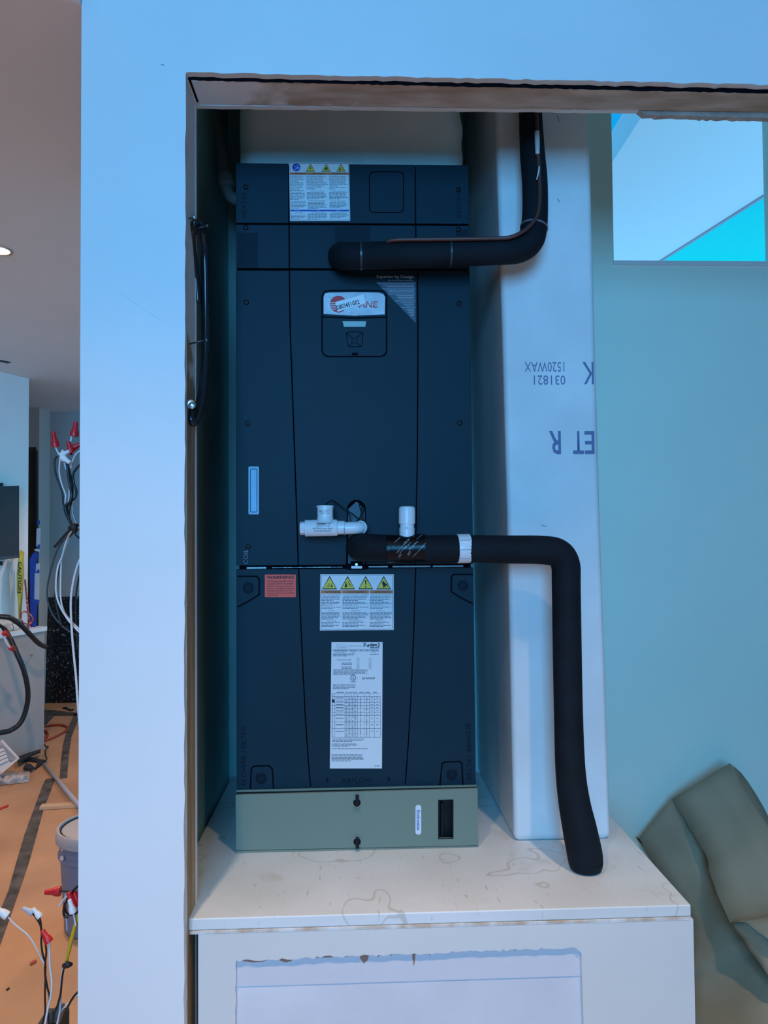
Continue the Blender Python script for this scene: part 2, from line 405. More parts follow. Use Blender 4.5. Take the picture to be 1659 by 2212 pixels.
# ================================================================== PLATFORM
pf = thing('equipment_platform', (0.18, 1.98, 0), 'white boxed platform with a stained top and a raggedly cut front panel', 'platform')
TOPM = bpy.data.materials.new('platform_top'); TOPM.use_nodes = True
t = TOPM.node_tree; b = t.nodes['Principled BSDF']; b.inputs['Roughness'].default_value = 0.55
g = t.nodes.new('ShaderNodeTexCoord')
def nz(scale, detail, vec=None, dist=0.0):
    n = t.nodes.new('ShaderNodeTexNoise'); n.inputs['Scale'].default_value = scale; n.inputs['Detail'].default_value = detail
    n.inputs['Distortion'].default_value = dist
    t.links.new(vec or g.outputs['Object'], n.inputs['Vector']); return n.outputs['Fac']
def rmp(fac, p0, c0, p1, c1):
    r = t.nodes.new('ShaderNodeValToRGB'); e = r.color_ramp.elements
    e[0].position = p0; e[0].color = (*c0, 1); e[1].position = p1; e[1].color = (*c1, 1); t.links.new(fac, r.inputs[0]); return r.outputs[0]
def mixc(fac, a, bcol):
    m = t.nodes.new('ShaderNodeMix'); m.data_type = 'RGBA'; t.links.new(fac, m.inputs['Factor'])
    for s_, v in (('A', a), ('B', bcol)):
        if isinstance(v, tuple): m.inputs[s_].default_value = (*v, 1)
        else: t.links.new(v, m.inputs[s_])
    return m.outputs['Result']
base = rmp(nz(4, 5), 0.35, (0.70, 0.70, 0.66), 0.65, (0.79, 0.79, 0.77))
mpn = t.nodes.new('ShaderNodeMapping'); mpn.inputs['Scale'].default_value = (6, 1, 1); t.links.new(g.outputs['Object'], mpn.inputs[0])
scr = rmp(nz(26, 6, mpn.outputs[0]), 0.66, (0, 0, 0), 0.72, (0.5, 0.5, 0.5))
dirt = rmp(nz(5.5, 6, None, 0.6), 0.58, (0, 0, 0), 0.72, (0.45, 0.45, 0.45))
ring = t.nodes.new('ShaderNodeValToRGB'); e = ring.color_ramp.elements
e[0].position = 0.0; e[0].color = (0, 0, 0, 1); e[1].position = 1.0; e[1].color = (0, 0, 0, 1)
for p, v in ((0.615, 0), (0.622, 0.5), (0.629, 0)):
    q = e.new(p); q.color = (v, v, v, 1)
t.links.new(nz(4.2, 2, None, 0.3), ring.inputs[0])
c = mixc(dirt, base, (0.42, 0.38, 0.28)); c = mixc(scr, c, (0.36, 0.34, 0.30)); c = mixc(ring.outputs[0], c, (0.33, 0.28, 0.18))
t.links.new(c, b.inputs['Base Color'])
PX0, PX1 = -0.405, 0.694
tb = box('top_board', PX0, PX1, 1.542, NB-0.001, ZS-0.024, ZS, TOPM, pf); bevel(tb, 0.003, 2)
box('seam_filler', JX-0.001, PX1-0.004, 1.5395, 1.548, ZS-0.030, ZS-0.0245, mat('torn_paper', (0.55, 0.42, 0.30), 0.9, col2=(0.78, 0.77, 0.74), vscale=30), pf)
cut = rag((506, 2320), (510, 2075), 16, 1.2, 21)+rag((510, 2075), (1243, 2047), 80, 3.2, 22)[1:]+[(1255, 2058)]+rag((1256, 2062), (1263, 2320), 12, 0.6, 23)
fx0 = at(428, 2000, 1.540).x; fx1 = PX1+0.003
ztop = ZS-0.0285
fp = [Vector((fx0, 1.540, 0.002)), Vector((fx0, 1.540, ztop)), Vector((fx1, 1.540, ztop)), Vector((fx1, 1.540, 0.002))]
cw = [at(x, y, 1.540) for x, y in cut]
fp += [Vector((cw[-1].x, 1.540, 0.002))]+cw[::-1]+[Vector((cw[0].x, 1.540, 0.002))]
prism('front_panel', fp, (0, 0.010, 0), mat('primed_board', (0.72, 0.70, 0.655), 0.55, var=0.03, vscale=3, bump=0.08, bscale=40), pf)
PATCH = mat('patch_paper', (0.66, 0.645, 0.66), 0.75, col2=(0.76, 0.75, 0.76), vscale=3.5, bump=0.6, bscale=18, lo=0.3, hi=0.6)
box('inset_patch', at(500, 2100, 1.55).x, at(1262, 2100, 1.55).x, 1.5505, 1.562, 0.002, at(800, 2020, 1.55).z, PATCH, pf)
box('patch_ledger', at(500, 2080, 1.549).x, at(1258, 2080, 1.549).x, 1.5486, 1.5504, at(700, 2125, 1.549).z, at(700, 2030, 1.549).z, mat('patch_strip', (0.68, 0.67, 0.69), 0.75, bump=0.6, bscale=22), pf)
rr_ = random.Random(5); fl = []
for x, y, wd, h in ((520, 2074, 60, 5), (600, 2070, 36, 9), (660, 2066, 70, 3), (735, 2060, 20, 8), (775, 2056, 24, 26), (806, 2055, 20, 12), (838, 2053, 12, 12), (890, 2052, 8, 36), (925, 2050, 9, 14), (1000, 2046, 60, 3), (1105, 2045, 16, 8)):
    fl.append(((x, y), (x+wd, y-wd*0.03), (x+wd*0.8, y+h*0.7), (x+wd*0.45, y+h), (x+wd*0.1, y+h*0.5)))
for q_ in fl: quads('torn_fibre', [q_], 1.5484, mat('torn_brown', (0.38, 0.20, 0.14), 0.9), pf)
box('side_panel', fx1-0.012, fx1, 1.5505, NB-0.002, 0.002, ztop, MUD, pf)
box('side_panel', fx0, fx0+0.012, 1.5505, NB-0.002, 0.002, ztop, MUD, pf)

# ================================================================== AIR HANDLER
ah = thing('air_handler', (at(770, 1700, YA).x, 2.13, ZS+0.145), 'tall dark blue-black upright air handler with warning labels standing in the niche', 'air handler')
def lx(y): return 509+(y-352)*2/1358
def rx(y): return 1012+(y-357)*16/1343
def ty(x, a, bq): return a+(x-509)/503*(bq-a)
zt, zb = at(509, 352, YA).z, at(511, 1708, YA).z
xa, xb = at(509, 352, YA).x, at(1020, 1000, YA).x
cab = box('cabinet', xa+0.003, xb-0.003, YA+0.022, 2.40, zb+0.002, zt-0.002, AHUD, ah); bevel(cab, 0.004)
def strip(name, L, Rr, T, B, par, m=AHU, notch=None):
    """panel strip: L, R lists of (x,y) edges top->bottom"""
    px = list(L)+(notch or [])+list(Rr)[::-1]
    o = pp(name, px, YA, 0.021, m, par); bevel(o, 0.0012, 2, 40); return o
def screw(x, y, par):
    c = at(x, y, YA-0.0005)
    s = lathe('screw', [(0.0066, 0), (0.0066, 0.0022), (0.005, 0.004), (0.0022, 0.0043), (0.002, 0.0015)], c, (0, -1, 0), BLACK, par, 14)
    return s
def row(name, a, bq, SL, SR, notch=None):
    """a=(yl,yr) top, bq=(yl,yr) bottom; SL/SR seam polylines (x,y)"""
    T = lambda x: ty(x, *a); B = lambda x: ty(x, *bq)
    SLx = [(x, y) for x, y in SL]; SRx = [(x, y) for x, y in SR]
    def clampseq(q, dx):
        q = [(x+dx, y) for x, y in q]
        q[0] = (q[0][0], T(q[0][0])); q[-1] = (q[-1][0], B(q[-1][0])); return q
    c = strip(name, clampseq(SLx, 0.9), clampseq(SRx, -0.9), None, None, ah, notch=notch)
    l = strip('side_strip', [(lx(T(509)), T(509)), (lx(B(509)), B(509))], clampseq(SLx, -0.9), None, None, c)
    r = strip('side_strip', clampseq(SRx, 0.9), [(rx(T(1015)), T(1015)), (rx(B(1015)), B(1015))], None, None, c)
    return c
hp_ = row('heater_panel', (352, 357), (481, 483.5), [(624, 352), (624, 481)], [(897, 355), (897.5, 482)])
lp_ = row('refrigerant_panel', (485, 487.5), (579, 580), [(624.5, 485), (625, 579)], [(898, 487), (900, 580)])
arc = [(770+20*math.cos(math.radians(q)), 1101-21*math.sin(math.radians(q))) for q in range(180, -1, -20)]
notch = [(748, ty(748, 1222, 1218))]+[(x, y) for x, y in arc]+[(791, ty(791, 1222, 1218))]
cl_ = row('coil_panel', (584, 585), (1222, 1218), [(625, 584), (626.5, 700), (630, 800), (633.5, 900), (637, 1000), (640.5, 1100), (644.5, 1222)],
          [(902, 585), (903, 700), (902.5, 850), (901.5, 1000), (899.5, 1100), (897, 1219)], notch)
bl_ = row('blower_panel', (1230, 1226), (1706, 1695), [(645, 1230), (650, 1350), (654.5, 1450), (659.5, 1550), (665, 1630), (671, 1706)],
          [(898, 1227), (893.5, 1380), (888, 1500), (882.5, 1600), (875.5, 1697)])
for x, y in ((531, 404), (990, 410)): screw(x, y, hp_)
for x, y in ((531, 491.5), (990, 496)): screw(x, y, lp_)
for x, y in ((532, 653), (992, 656), (535, 915), (993, 914), (536, 1181)): screw(x, y, cl_)
YP = YA-0.0004
quads('knockout_patch', [(513, 503, 557, 579)], YP, AHUM, lp_)
quads('knockout_patch', [(723, 488, 800, 524)], YP, AHUM, lp_)
quads('knockout_patch', [(985, 496, 1012, 514)], YP, AHUM, lp_)
# outlined rounded cover on the heater panel
def outline(name, poly, wpx, Y, m, par):
    n = len(poly); cx = sum(p[0] for p in poly)/n; cy = sum(p[1] for p in poly)/n
    bm = bmesh.new(); o, i_ = [], []
    for k in range(n):
        p0, p1, p2 = poly[k-1], poly[k], poly[(k+1) % n]
        d1 = Vector((p1[0]-p0[0], p1[1]-p0[1])).normalized(); d2 = Vector((p2[0]-p1[0], p2[1]-p1[1])).normalized()
        nn = Vector((-(d1+d2).y, (d1+d2).x)); nn = nn.normalized() if nn.length > 1e-6 else Vector((0, 1))
        o.append(bm.verts.new(at(p1[0]-nn.x*wpx/2, p1[1]-nn.y*wpx/2, Y))); i_.append(bm.verts.new(at(p1[0]+nn.x*wpx/2, p1[1]+nn.y*wpx/2, Y)))
    for k in range(n): bm.faces.new((o[k], o[(k+1) % n], i_[(k+1) % n], i_[k]))
    return bm_obj(name, bm, m, par)
def polyline(name, pts, wpx, Y, m, par):
    rs = []
    for (x0, y0), (x1, y1) in zip(pts, pts[1:]):
        d = Vector((x1-x0, y1-y0)).normalized(); nx, ny = -d.y*wpx/2, d.x*wpx/2; ex, ey = d.x*wpx*0.3, d.y*wpx*0.3
        rs.append(((x0+nx-ex, y0+ny-ey), (x1+nx+ex, y1+ny+ey), (x1-nx+ex, y1-ny+ey), (x0-nx-ex, y0-ny-ey)))
    return quads(name, rs, Y, m, par)
cov = pp('cover_plate', rrect(799, 372, 871, 458, 9), YA-0.0016, 0.0016, AHU, hp_); bevel(cov, 0.0006, 1)
outline('cover_groove', rrect(798, 371, 872, 459, 10), 2.0, YP, AHUD, hp_)
# embossed lettering
pxt('lettering', 'HEATER', 533, 472, 11, YP, AHUL, hp_, rot=90, wpx=58)
pxt('lettering', 'HEATER', 986, 416, 10, YP, AHUL, hp_, rot=-90, wpx=56)
pxt('lettering', 'COIL', 536, 1219, 10, YP, mat('pale_print', (0.16, 0.18, 0.22), 0.5), cl_, rot=90, wpx=32)
pxt('lettering', 'BLOWER / FILTER', 532, 1697, 11, YP, AHUL, bl_, rot=90, wpx=124)
pxt('lettering', 'BLOWER / FILTER', 1007, 1562, 10, YP, AHUL, bl_, rot=-90, wpx=122)
pxt('lettering', 'AIRFLOW', 770, 1692, 11, YP, AHUL, bl_, align='CENTER', wpx=64)
quads('airflow_arrow', [((703, 1690), (707, 1678), (711, 1690))], YP, AHUL, bl_); quads('airflow_arrow', [((836, 1687), (840, 1676), (844, 1687))], YP, AHUL, bl_)
# foil seen through the joint between coil and blower panels
rr_ = random.Random(3); fo = []
def seg(x0, x1, h, jag):
    x = x0
    while x < x1:
        e_ = min(x1, x+rr_.uniform(5, 14)); yy = ty(x, 1227, 1222.5); hh = h*rr_.uniform(jag, 1)
        fo.append((x, yy-hh/2, e_-(0.8 if jag < 0.7 else 0), yy+hh/2)); x = e_
    tag(quads('foil_seam', fo, YA+0.010, mat('foil', (0.75, 0.75, 0.75), 0.4), ah), kind='stuff'); fo.clear()
seg(533, 575, 3.6, 0.9); seg(588, 740, 2.0, 0.4); seg(796, 838, 3.0, 0.7); seg(848, 930, 3.4, 0.8); seg(935, 1001, 3.4, 0.85)
# slot inside: recessed plate, latch and screw
pp('slot_liner', [(752, 1225), (752, 1100), (770, 1083), (788, 1100), (788, 1225)], YA+0.019, 0.004, mat('slot_liner', (0.05, 0.085, 0.12), 0.5, bump=0.8, bscale=60), cl_)
lt = pp('latch', [(757, 1231), (757, 1213), (783, 1213), (783, 1231)], YA-0.004, 0.02, AHUD, ah)
pp('latch_plate', [(759, 1223), (782, 1223), (782, 1228), (759, 1228)], YA-0.0055, 0.0015, PVC, lt)
lathe('latch_screw', [(0.0048, 0), (0.0048, 0.003), (0.003, 0.005), (0.0014, 0.005), (0.0012, 0.003)], at(770, 1219, YA-0.004), (0, -1, 0), STEEL, lt, 12)
for x0, x1 in ((748, 757), (783, 793)): pp('latch_cheek', [(x0, 1218), (x1, 1218), (x1, 1230), (x0, 1230)], YA-0.006, 0.02, AHUD, lt)
# quarter turn fasteners of the blower panel in their grooves
def fastener(x, y, groove, par):
    k = lathe('fastener', [(0.0135, 0), (0.0135, 0.0015), (0.0120, 0.003), (0.0100, 0.0030), (0.0092, 0.0015), (0.006, 0.0015), (0.0055, 0.003), (0.002, 0.0035)], at(x, y, YA-0.0002), (0, -1, 0), AHUM, par, 24)
    polyline('fastener_groove', groove, 3.2, YP, AHUD, par)
fastener(536, 1270, [(514, 1245), (554, 1245), (560, 1250), (560, 1284), (540, 1297), (514, 1311)], bl_)
fastener(1000, 1265, [(1021, 1241), (980, 1241), (975, 1246), (975, 1278), (993, 1290), (1021, 1304)], bl_)
fastener(564, 1681, [(541, 1704), (543, 1660), (549, 1655), (581, 1654), (588, 1661), (591, 1703)], bl_)
fastener(976, 1673, [(950, 1699), (955, 1649), (961, 1646), (993, 1645), (998, 1650), (1000, 1697)], bl_)
# sight window with clear cover
sg = pp('sight_window', rrect(536, 1007, 560, 1112, 3), YA-0.006, 0.006, mat('clear_cover', (0.14, 0.24, 0.34), 0.35, metal=0.1, var=0.2, vscale=20, stretch=(1, 1, 0.2)), ah); bevel(sg, 0.0015, 2)
outline('rim', rrect(538, 1009.5, 558, 1109.5, 2), 2.2, YA-0.0063, mat('rim_light', (0.30, 0.42, 0.55), 0.4, metal=0.0), sg)
outline('inner_rim', rrect(541, 1013, 555, 1106, 2), 1.3, YA-0.0064, AHUM, sg)
# control pod
cpn = pp('control_panel', rrect(697, 629, 834, 769, 13), YA-0.004, 0.004, AHU, ah); bevel(cpn, 0.0012, 2)
outline('pod_groove', rrect(695.5, 627.5, 835.5, 770.5, 14), 2.6, YP, AHUD, cpn)
YQ = YA-0.0046
quads('divider', [((697, 683), (765, 685.5), (834, 683.5), (834, 686.5), (765, 688.5), (697, 686))], YQ, AHUD, cpn)
FILM = mat('film_sticker', (0.56, 0.62, 0.68), 0.3, var=0.12, vscale=22, bump=1.0, bscale=26)
quads('badge', [[(699, 641), (702, 634), (712, 632), (765, 631), (818, 632), (828, 635), (832, 642), (831, 679), (765, 682), (699, 678)]], YQ, FILM, cpn)
cx_, cy_, R_ = 731, 657, 18.5
quads('logo_disc', [[(cx_+R_*math.cos(math.radians(a)), cy_-R_*0.98*math.sin(math.radians(a))) for a in range(0, 360, 12)]], YQ-0.0002, DRED, cpn)
tag(quads('logo_stripe', [(713, 653+i*4.6, 726, 654.6+i*4.6) for i in range(4)], YQ-0.0003, FILM, cpn), kind='stuff')
pxt('logo_lettering', 'ANE', 775, 664, 13, YQ-0.0002, DRED, cpn, shear=0.2, off=0.0006, wpx=43, rot=0.5)
tag(quads('logo_stripe', [((774, 655), (817, 653), (817, 654), (774, 656)), ((774, 659), (817, 657.4), (817, 658.4), (774, 660))], YQ-0.0003, FILM, cpn), kind='stuff')
pp('serial_sticker', [(724, 652.5), (786, 635), (790, 655), (729, 673.5)], YQ-0.0008, 0.0006, mat('sticker_bright', (0.88, 0.89, 0.90), 0.5), cpn)
outline('sticker_shadow', [(724, 652.5), (786, 635), (790, 655), (729, 673.5)], 0.8, YQ-0.0003, INKL, cpn)  # grey outline painted as a slight shadow around the serial sticker
pxt('serial_lettering', 'D803451G02', 728, 669.5, 9.5, YQ-0.0010, INK, cpn, rot=15.4, wpx=51, off=0.0003)
pp('display', [(740, 694), (791, 694), (789, 706), (743, 706)], YQ, 0.0004, mat('lcd', (0.30, 0.42, 0.40), 0.25), cpn)
outline('keypad', [(748, 720), (751, 717), (781, 717), (784, 720), (782, 745), (778, 749), (755, 749), (751, 745)], 1.6, YQ, AHUD, cpn)
outline('keypad_centre', [(760.5, 730), (771.5, 730), (771.5, 741), (760.5, 741)], 1.4, YQ, AHUD, cpn)
polyline('keypad_ray', [(750, 719), (760, 729.5)], 1.3, YQ, AHUD, cpn); polyline('keypad_ray', [(782, 719), (772, 729.5)], 1.3, YQ, AHUD, cpn)
polyline('keypad_ray', [(754, 748), (760, 741.5)], 1.3, YQ, AHUD, cpn); polyline('keypad_ray', [(779, 748), (772, 741.5)], 1.3, YQ, AHUD, cpn)
quads('tab', [(760, 762, 773, 767.5)], YQ, AHUD, cpn)
# slogan triangle
SLOG = mat('slogan_tint', (0.045, 0.085, 0.125), 0.5)
SLW = mat('slogan_print', (0.30, 0.33, 0.38), 0.5)
tri = quads('slogan_decal', [[(812, 609), (898, 609), (898, 698)]], YP, SLOG, ah)
tag(tri, 'translucent triangular slogan decal with white print')
pxt('slogan_lettering', 'Superior by Design', 813, 600.5, 6.6, YP-0.0002, mat('slogan_bold', (0.42, 0.45, 0.52), 0.5), tri, off=0.00012, wpx=81)
pxt('slogan_lettering', 'Feel the air! Feel the difference!', 838, 607, 2.8, YP-0.0002, SLW, tri, wpx=55)
ln = [(815, 611.4, 897, 612.6), (826, 623.4, 897, 624.6), (838, 634.6, 897, 635.8), (853, 649.4, 897, 650.6), (867, 663.4, 897, 664.6)]
for x, y, n in ((825, 615, 2), (834, 626.5, 2), (850, 638, 3), (864, 653, 3), (874, 667, 3), (881, 678, 2)):
    R5 = random.Random(int(x))
    for i in range(n):
        ln.append((x+R5.uniform(0, 8)+i*4, y+i*3.5, 894, y+i*3.5+1.5))
tag(quads('slogan_print', ln, YP-0.0002, SLW, tri), kind='stuff')

# ---- labels
def label(name, px, m, text, par=ah, Y=YA):
    o = pp(name, px, Y-0.0009, 0.0009, m, par); tag(o, text); return o
YL = YA-0.0012
def hazard(cx, yt, yb, hw, glyphs, par):
    quads('pictogram_border', [((cx, yt), (cx+hw, yb), (cx-hw, yb))], YL, INK, par)
    h = yb-yt
    quads('pictogram', [((cx, yt+h*0.13), (cx+hw*0.86, yb-h*0.07), (cx-hw*0.86, yb-h*0.07))], YL-0.0002, YEL, par)
    quads('pictogram_mark', [[(cx+hw*a, yt+h*q) for a, q in gg] for gg in glyphs], YL-0.0004, INK, par)
bolt = [[(0.06, 0.30), (-0.16, 0.60), (0.0, 0.60), (-0.08, 0.86), (0.2, 0.54), (0.04, 0.54), (0.16, 0.30)]]
flame = [[(0, 0.35), (0.18, 0.52), (0.22, 0.40), (0.34, 0.62), (0.28, 0.82), (0.08, 0.86), (0.14, 0.72), (0.02, 0.62), (-0.1, 0.74), (-0.06, 0.86), (-0.26, 0.82), (-0.32, 0.64), (-0.18, 0.46), (-0.12, 0.54)]]
hand = [[(-0.22, 0.45), (0.0, 0.38), (0.16, 0.52), (0.36, 0.62), (0.40, 0.72), (0.2, 0.72), (0.3, 0.84), (0.1, 0.82), (-0.06, 0.9), (-0.1, 0.72), (-0.2, 0.62)], [(0.4, 0.55), (0.62, 0.86), (0.56, 0.88), (0.32, 0.6)]]
burst = [[(-0.42, 0.85), (-0.28, 0.5), (-0.12, 0.45), (-0.2, 0.62), (0.0, 0.56), (-0.16, 0.72), (0.02, 0.72), (-0.14, 0.86)]]+[[(0.02+0.05*i, 0.40+0.08*i), (0.06+0.05*i, 0.38+0.08*i), (0.22+0.11*i, 0.52+0.1*i), (0.18+0.11*i, 0.55+0.1*i)] for i in range(4)]
person = [[(0.10, 0.80), (0.24, 0.68), (0.34, 0.72), (0.42, 0.86), (0.3, 0.86), (0.24, 0.80), (0.12, 0.87)], [(0.2, 0.58), (0.3, 0.56), (0.34, 0.64), (0.24, 0.67)], [(-0.42, 0.84), (-0.02, 0.5), (0.0, 0.53), (-0.36, 0.86)], [(-0.2, 0.84), (0.02, 0.6), (0.05, 0.62), (-0.12, 0.86)]]
excl = [[(-0.11, 0.32), (0.11, 0.32), (0.05, 0.68), (-0.05, 0.68)], [(-0.09, 0.78), (0.0, 0.73), (0.09, 0.78), (0.09, 0.84), (0.0, 0.89), (-0.09, 0.84)]]
# heater label
L1 = label('warning_label', [(624.5, 351.5), (754, 351.5), (756.5, 477), (626.5, 477)], LABEL, 'white electric shock warning label on the heater panel')
outline('label_border', [(626.5, 353.5), (752.5, 353.5), (754.5, 475), (628.5, 475)], 0.8, YL, INK, L1)
quads('mandatory_sign', [[(640+9*math.cos(math.radians(a)), 361.5-8.8*math.sin(math.radians(a))) for a in range(0, 360, 15)]], YL, BLUE, L1)
SKYB = mat('sign_pale', (0.45, 0.60, 0.85), 0.5)
tag(quads('plug_mark', [(635, 359, 639.5, 360.2), (635, 365.5, 639.5, 366.7), (639, 359, 640.2, 366.7), ((641, 362.8), (645, 359.4), (645, 366)), (645, 362, 648, 363.4), ((641, 357.5), (646, 356.5), (643, 358.6))], YL-0.0002, SKYB, L1), kind='stuff')
hazard(670.5, 353.5, 370.5, 10, bolt, L1); hazard(704.5, 353.5, 370.5, 10, flame, L1); hazard(736.5, 354, 370.5, 10, burst, L1)
for x0, x1, s_ in ((626.5, 663, 'WARNING'), (663, 706, 'AVERTISSEMENT'), (706, 754, 'ADVERTENCIA')):
    quads('orange_band', [(x0, 372.5, x1, 377.5)], YL, ORG, L1)
    pxt('band_lettering', s_, (x0+x1)/2+3, 376.8, 3.4, YL-0.0002, INK, L1, align='CENTER', off=0.0, wpx=(x1-x0)*0.66)
pxt('label_lettering', 'WARNING: RISK OF\nELECTRIC SHOCK\nCAN CAUSE INJURY\nOR DEATH.\nDISCONNECT ALL\nREMOTE ELECTRIC\nPOWER SUPPLIES\nAND DISCHARGE\nCAPACITORS\nBEFORE SERVICING.', 628, 381.6, 2.2, YL, INK, L1, line=1.13, res=1, off=0.00005, wpx=29.5)
pxt('label_lettering', 'AVERTISSEMENT: RISQUE DE\nDÉCHARGE ÉLECTRIQUE\nPOUVANT CAUSER DES\nBLESSURES OU LA MORT.\nDÉCONNECTER TOUTES LES\nALIMENTATIONS ÉLECTRIQUES\nET CONDENSATEURS DE\nDÉCHARGE Y AVANT\nL\'ENTRETIEN.', 662, 381.6, 2.2, YL, INK, L1, line=1.13, res=1, off=0.00005, wpx=46.5)
pxt('label_lettering', 'ADVERTENCIA: EL RIESGO\nDE DESCARGA ELÉCTRICA\nPUEDE CAUSAR LESIONES\nY MUERTE. DESCONECTE\nTODAS LAS FUENTES DE\nALIMENTACIÓN ELÉCTRICA\nY DESCARGA\nCAPACITORES ANTES DE\nREPARAR.', 711, 381.6, 2.2, YL, INK, L1, line=1.13, res=1, off=0.00005, wpx=40)
pxt('label_lettering', 'FIRE HAZARD', 632, 416.8, 1.8, YL, INK, L1, res=1, wpx=20); pxt('label_lettering', 'RISQUE D\'INCENDIE', 672, 413.5, 1.8, YL, INK, L1, res=1, wpx=28); pxt('label_lettering', 'PELIGRO DE INCENDIO', 715, 414, 1.8, YL, INK, L1, res=1, wpx=33)
pxt('label_lettering', 'FLAMMABLE VAPORS', 630, 436, 1.8, YL, INK, L1, res=1, wpx=30); pxt('label_lettering', 'VAPEURS INFLAMMABLES', 667, 434, 1.8, YL, INK, L1, res=1, wpx=37); pxt('label_lettering', 'VAPORES INFLAMABLES', 714, 435, 1.8, YL, INK, L1, res=1, wpx=34)
q = []
fine(q, 628, 418, 661, 5, 3.0, 1.1, 1); fine(q, 663, 415.5, 707, 6, 2.7, 1.1, 2); fine(q, 711, 415.5, 752, 6, 2.7, 1.1, 3)
fine(q, 629, 437.5, 663, 5, 2.9, 1.1, 4); fine(q, 665, 436, 706, 6, 2.7, 1.1, 5); fine(q, 712, 437, 753, 5, 2.8, 1.1, 6)
fine(q, 629, 464.5, 661, 4, 2.6, 1.0, 7); fine(q, 664, 462.5, 707, 5, 2.5, 1.0, 8); fine(q, 713, 462.5, 753, 4, 2.5, 1.0, 9)
tag(quads('fine_print', q, YL, INKL, L1), kind='stuff')
quads('blue_band', [(627.5, 453, 754, 456.4)], YL, BLUE, L1)
for x, s_ in ((643, 'NOTICE'), (687, 'AVIS'), (731, 'AVISO')): pxt('band_lettering', s_, x, 455.9, 2.2, YL-0.0002, SKYB, L1, align='CENTER', res=1)
pxt('label_lettering', 'USE COPPER\nCONDUCTORS ONLY', 645, 459.4, 1.7, YL, INK, L1, align='CENTER', res=1, line=1.2, wpx=29); pxt('label_lettering', 'N\'UTILISER QUE DES\nCONDUCTEURS EN CUIVRE', 688, 459.2, 1.7, YL, INK, L1, align='CENTER', res=1, line=1.1, wpx=38); pxt('label_lettering', 'UTILICE ÚNICAMENTE\nCONDUCTORES DE COBRE', 731, 459.2, 1.7, YL, INK, L1, align='CENTER', res=1, line=1.1, wpx=36)
# blower label
L2 = label('warning_label', [(692, 1240.5), (850.5, 1240.5), (850.5, 1361), (691, 1362)], LABEL, 'white four pictogram warning label at the top of the blower panel')
outline('label_border', [(694, 1242.5), (848.5, 1242.5), (848.5, 1359), (693.5, 1360)], 0.9, YL, INK, L2)
for cx, gl_ in ((712, person), (751, burst), (790, excl), (829, hand)): hazard(cx, 1244, 1273, 16, gl_, L2)
for x0, x1, s_ in ((693.5, 738, 'WARNING'), (739.5, 797, 'AVERTISSEMENT'), (798.5, 848, 'ADVERTENCIA')):
    quads('orange_band', [(x0, 1275, x1, 1282)], YL, ORG, L2)
    pxt('band_lettering', s_, (x0+x1)/2+3, 1281, 4.6, YL-0.0002, INK, L2, align='CENTER', off=0.0, wpx=(x1-x0)*0.72)
for x, wd, s_ in ((716, 40, 'PRESSURIZED REFRIGERANT!\nIMPROPER REFRIGERANT!'), (768, 54, 'FLUIDE FRIGORIGÈNE SOUS PRESSION\nFLUIDE FRIGORIGÈNE INAPPROPRIÉ'), (823, 46, '¡REFRIGERANTE PRESURIZADO!\n¡REFRIGERANTE INCORRECTO!')):
    pxt('label_lettering', s_, x, 1286.4, 2.0, YL, INK, L2, align='CENTER', res=1, line=1.25, wpx=wd)
q = []
for x0, x1, sd in ((695, 736, 11), (740, 796, 12), (799, 847, 13)):
    fine(q, x0, 1291, x1, 3, 2.9, 1.2, sd); fine(q, x0, 1300.5, x1, 3, 2.9, 1.2, sd+10); fine(q, x0, 1311, x1, 2, 2.9, 1.2, sd+20)
    fine(q, x0, 1322.5, x1, 6, 2.8, 1.2, sd+30); fine(q, x0, 1344, x1, 2, 2.9, 1.2, sd+40); fine(q, x0, 1350, x1, 2, 2.9, 1.2, sd+50)
tag(quads('fine_print', q, YL, INKL, L2), kind='stuff')
for x, a, c_ in ((716, 'WARNING', 'SAFETY HAZARD'), (768, 'AVERTISSEMENT', 'TENSION DANGEREUSE'), (822, 'ADVERTENCIA', 'BORDES FILOSOS')):
    pxt('label_lettering', a, x, 1320.6, 1.9, YL, INK, L2, align='CENTER', res=1); pxt('label_lettering', c_, x, 1342.3, 1.9, YL, INK, L2, align='CENTER', res=1)
# orange red label
L3 = label('warning_label', rrect(572, 1241, 639, 1290, 2), RED, 'bright orange red WARNING label on the blower panel')
YL3 = YA-0.0012
WI = mat('dark_red_ink', (0.16, 0.012, 0.012), 0.6)
pxt('label_lettering', 'WARNING', 577, 1250, 5.6, YL3, WI, L3, off=0.0004, wpx=58)
pxt('label_lettering', '\n'.join(('Unit is equipped with Safe-T-Switch', 'condensate overflow shut off safety', 'installed on drain pan or drain line.', 'If unit is not operating, lift switch cap', 'assembly to test. If unit runs, drain', 'needs to be cleaned. Clean and flush', 'every 180 days.')), 577, 1257.3, 2.7, YL3, WI, L3, line=1.30, res=1, off=0.00009, wpx=58)
# rating plate
L4 = label('rating_label', [(716, 1387), (826.5, 1387), (825, 1660), (712.5, 1660)], LABEL, 'tall white rating label with a table and handwriting')
pxt('label_lettering', 'Trane U.S. Inc.\nManufacturer of Trane & American Standard\nTyler, TX 75707', 727, 1393, 2.0, YL, INK, L4, line=1.28, res=1, wpx=54)
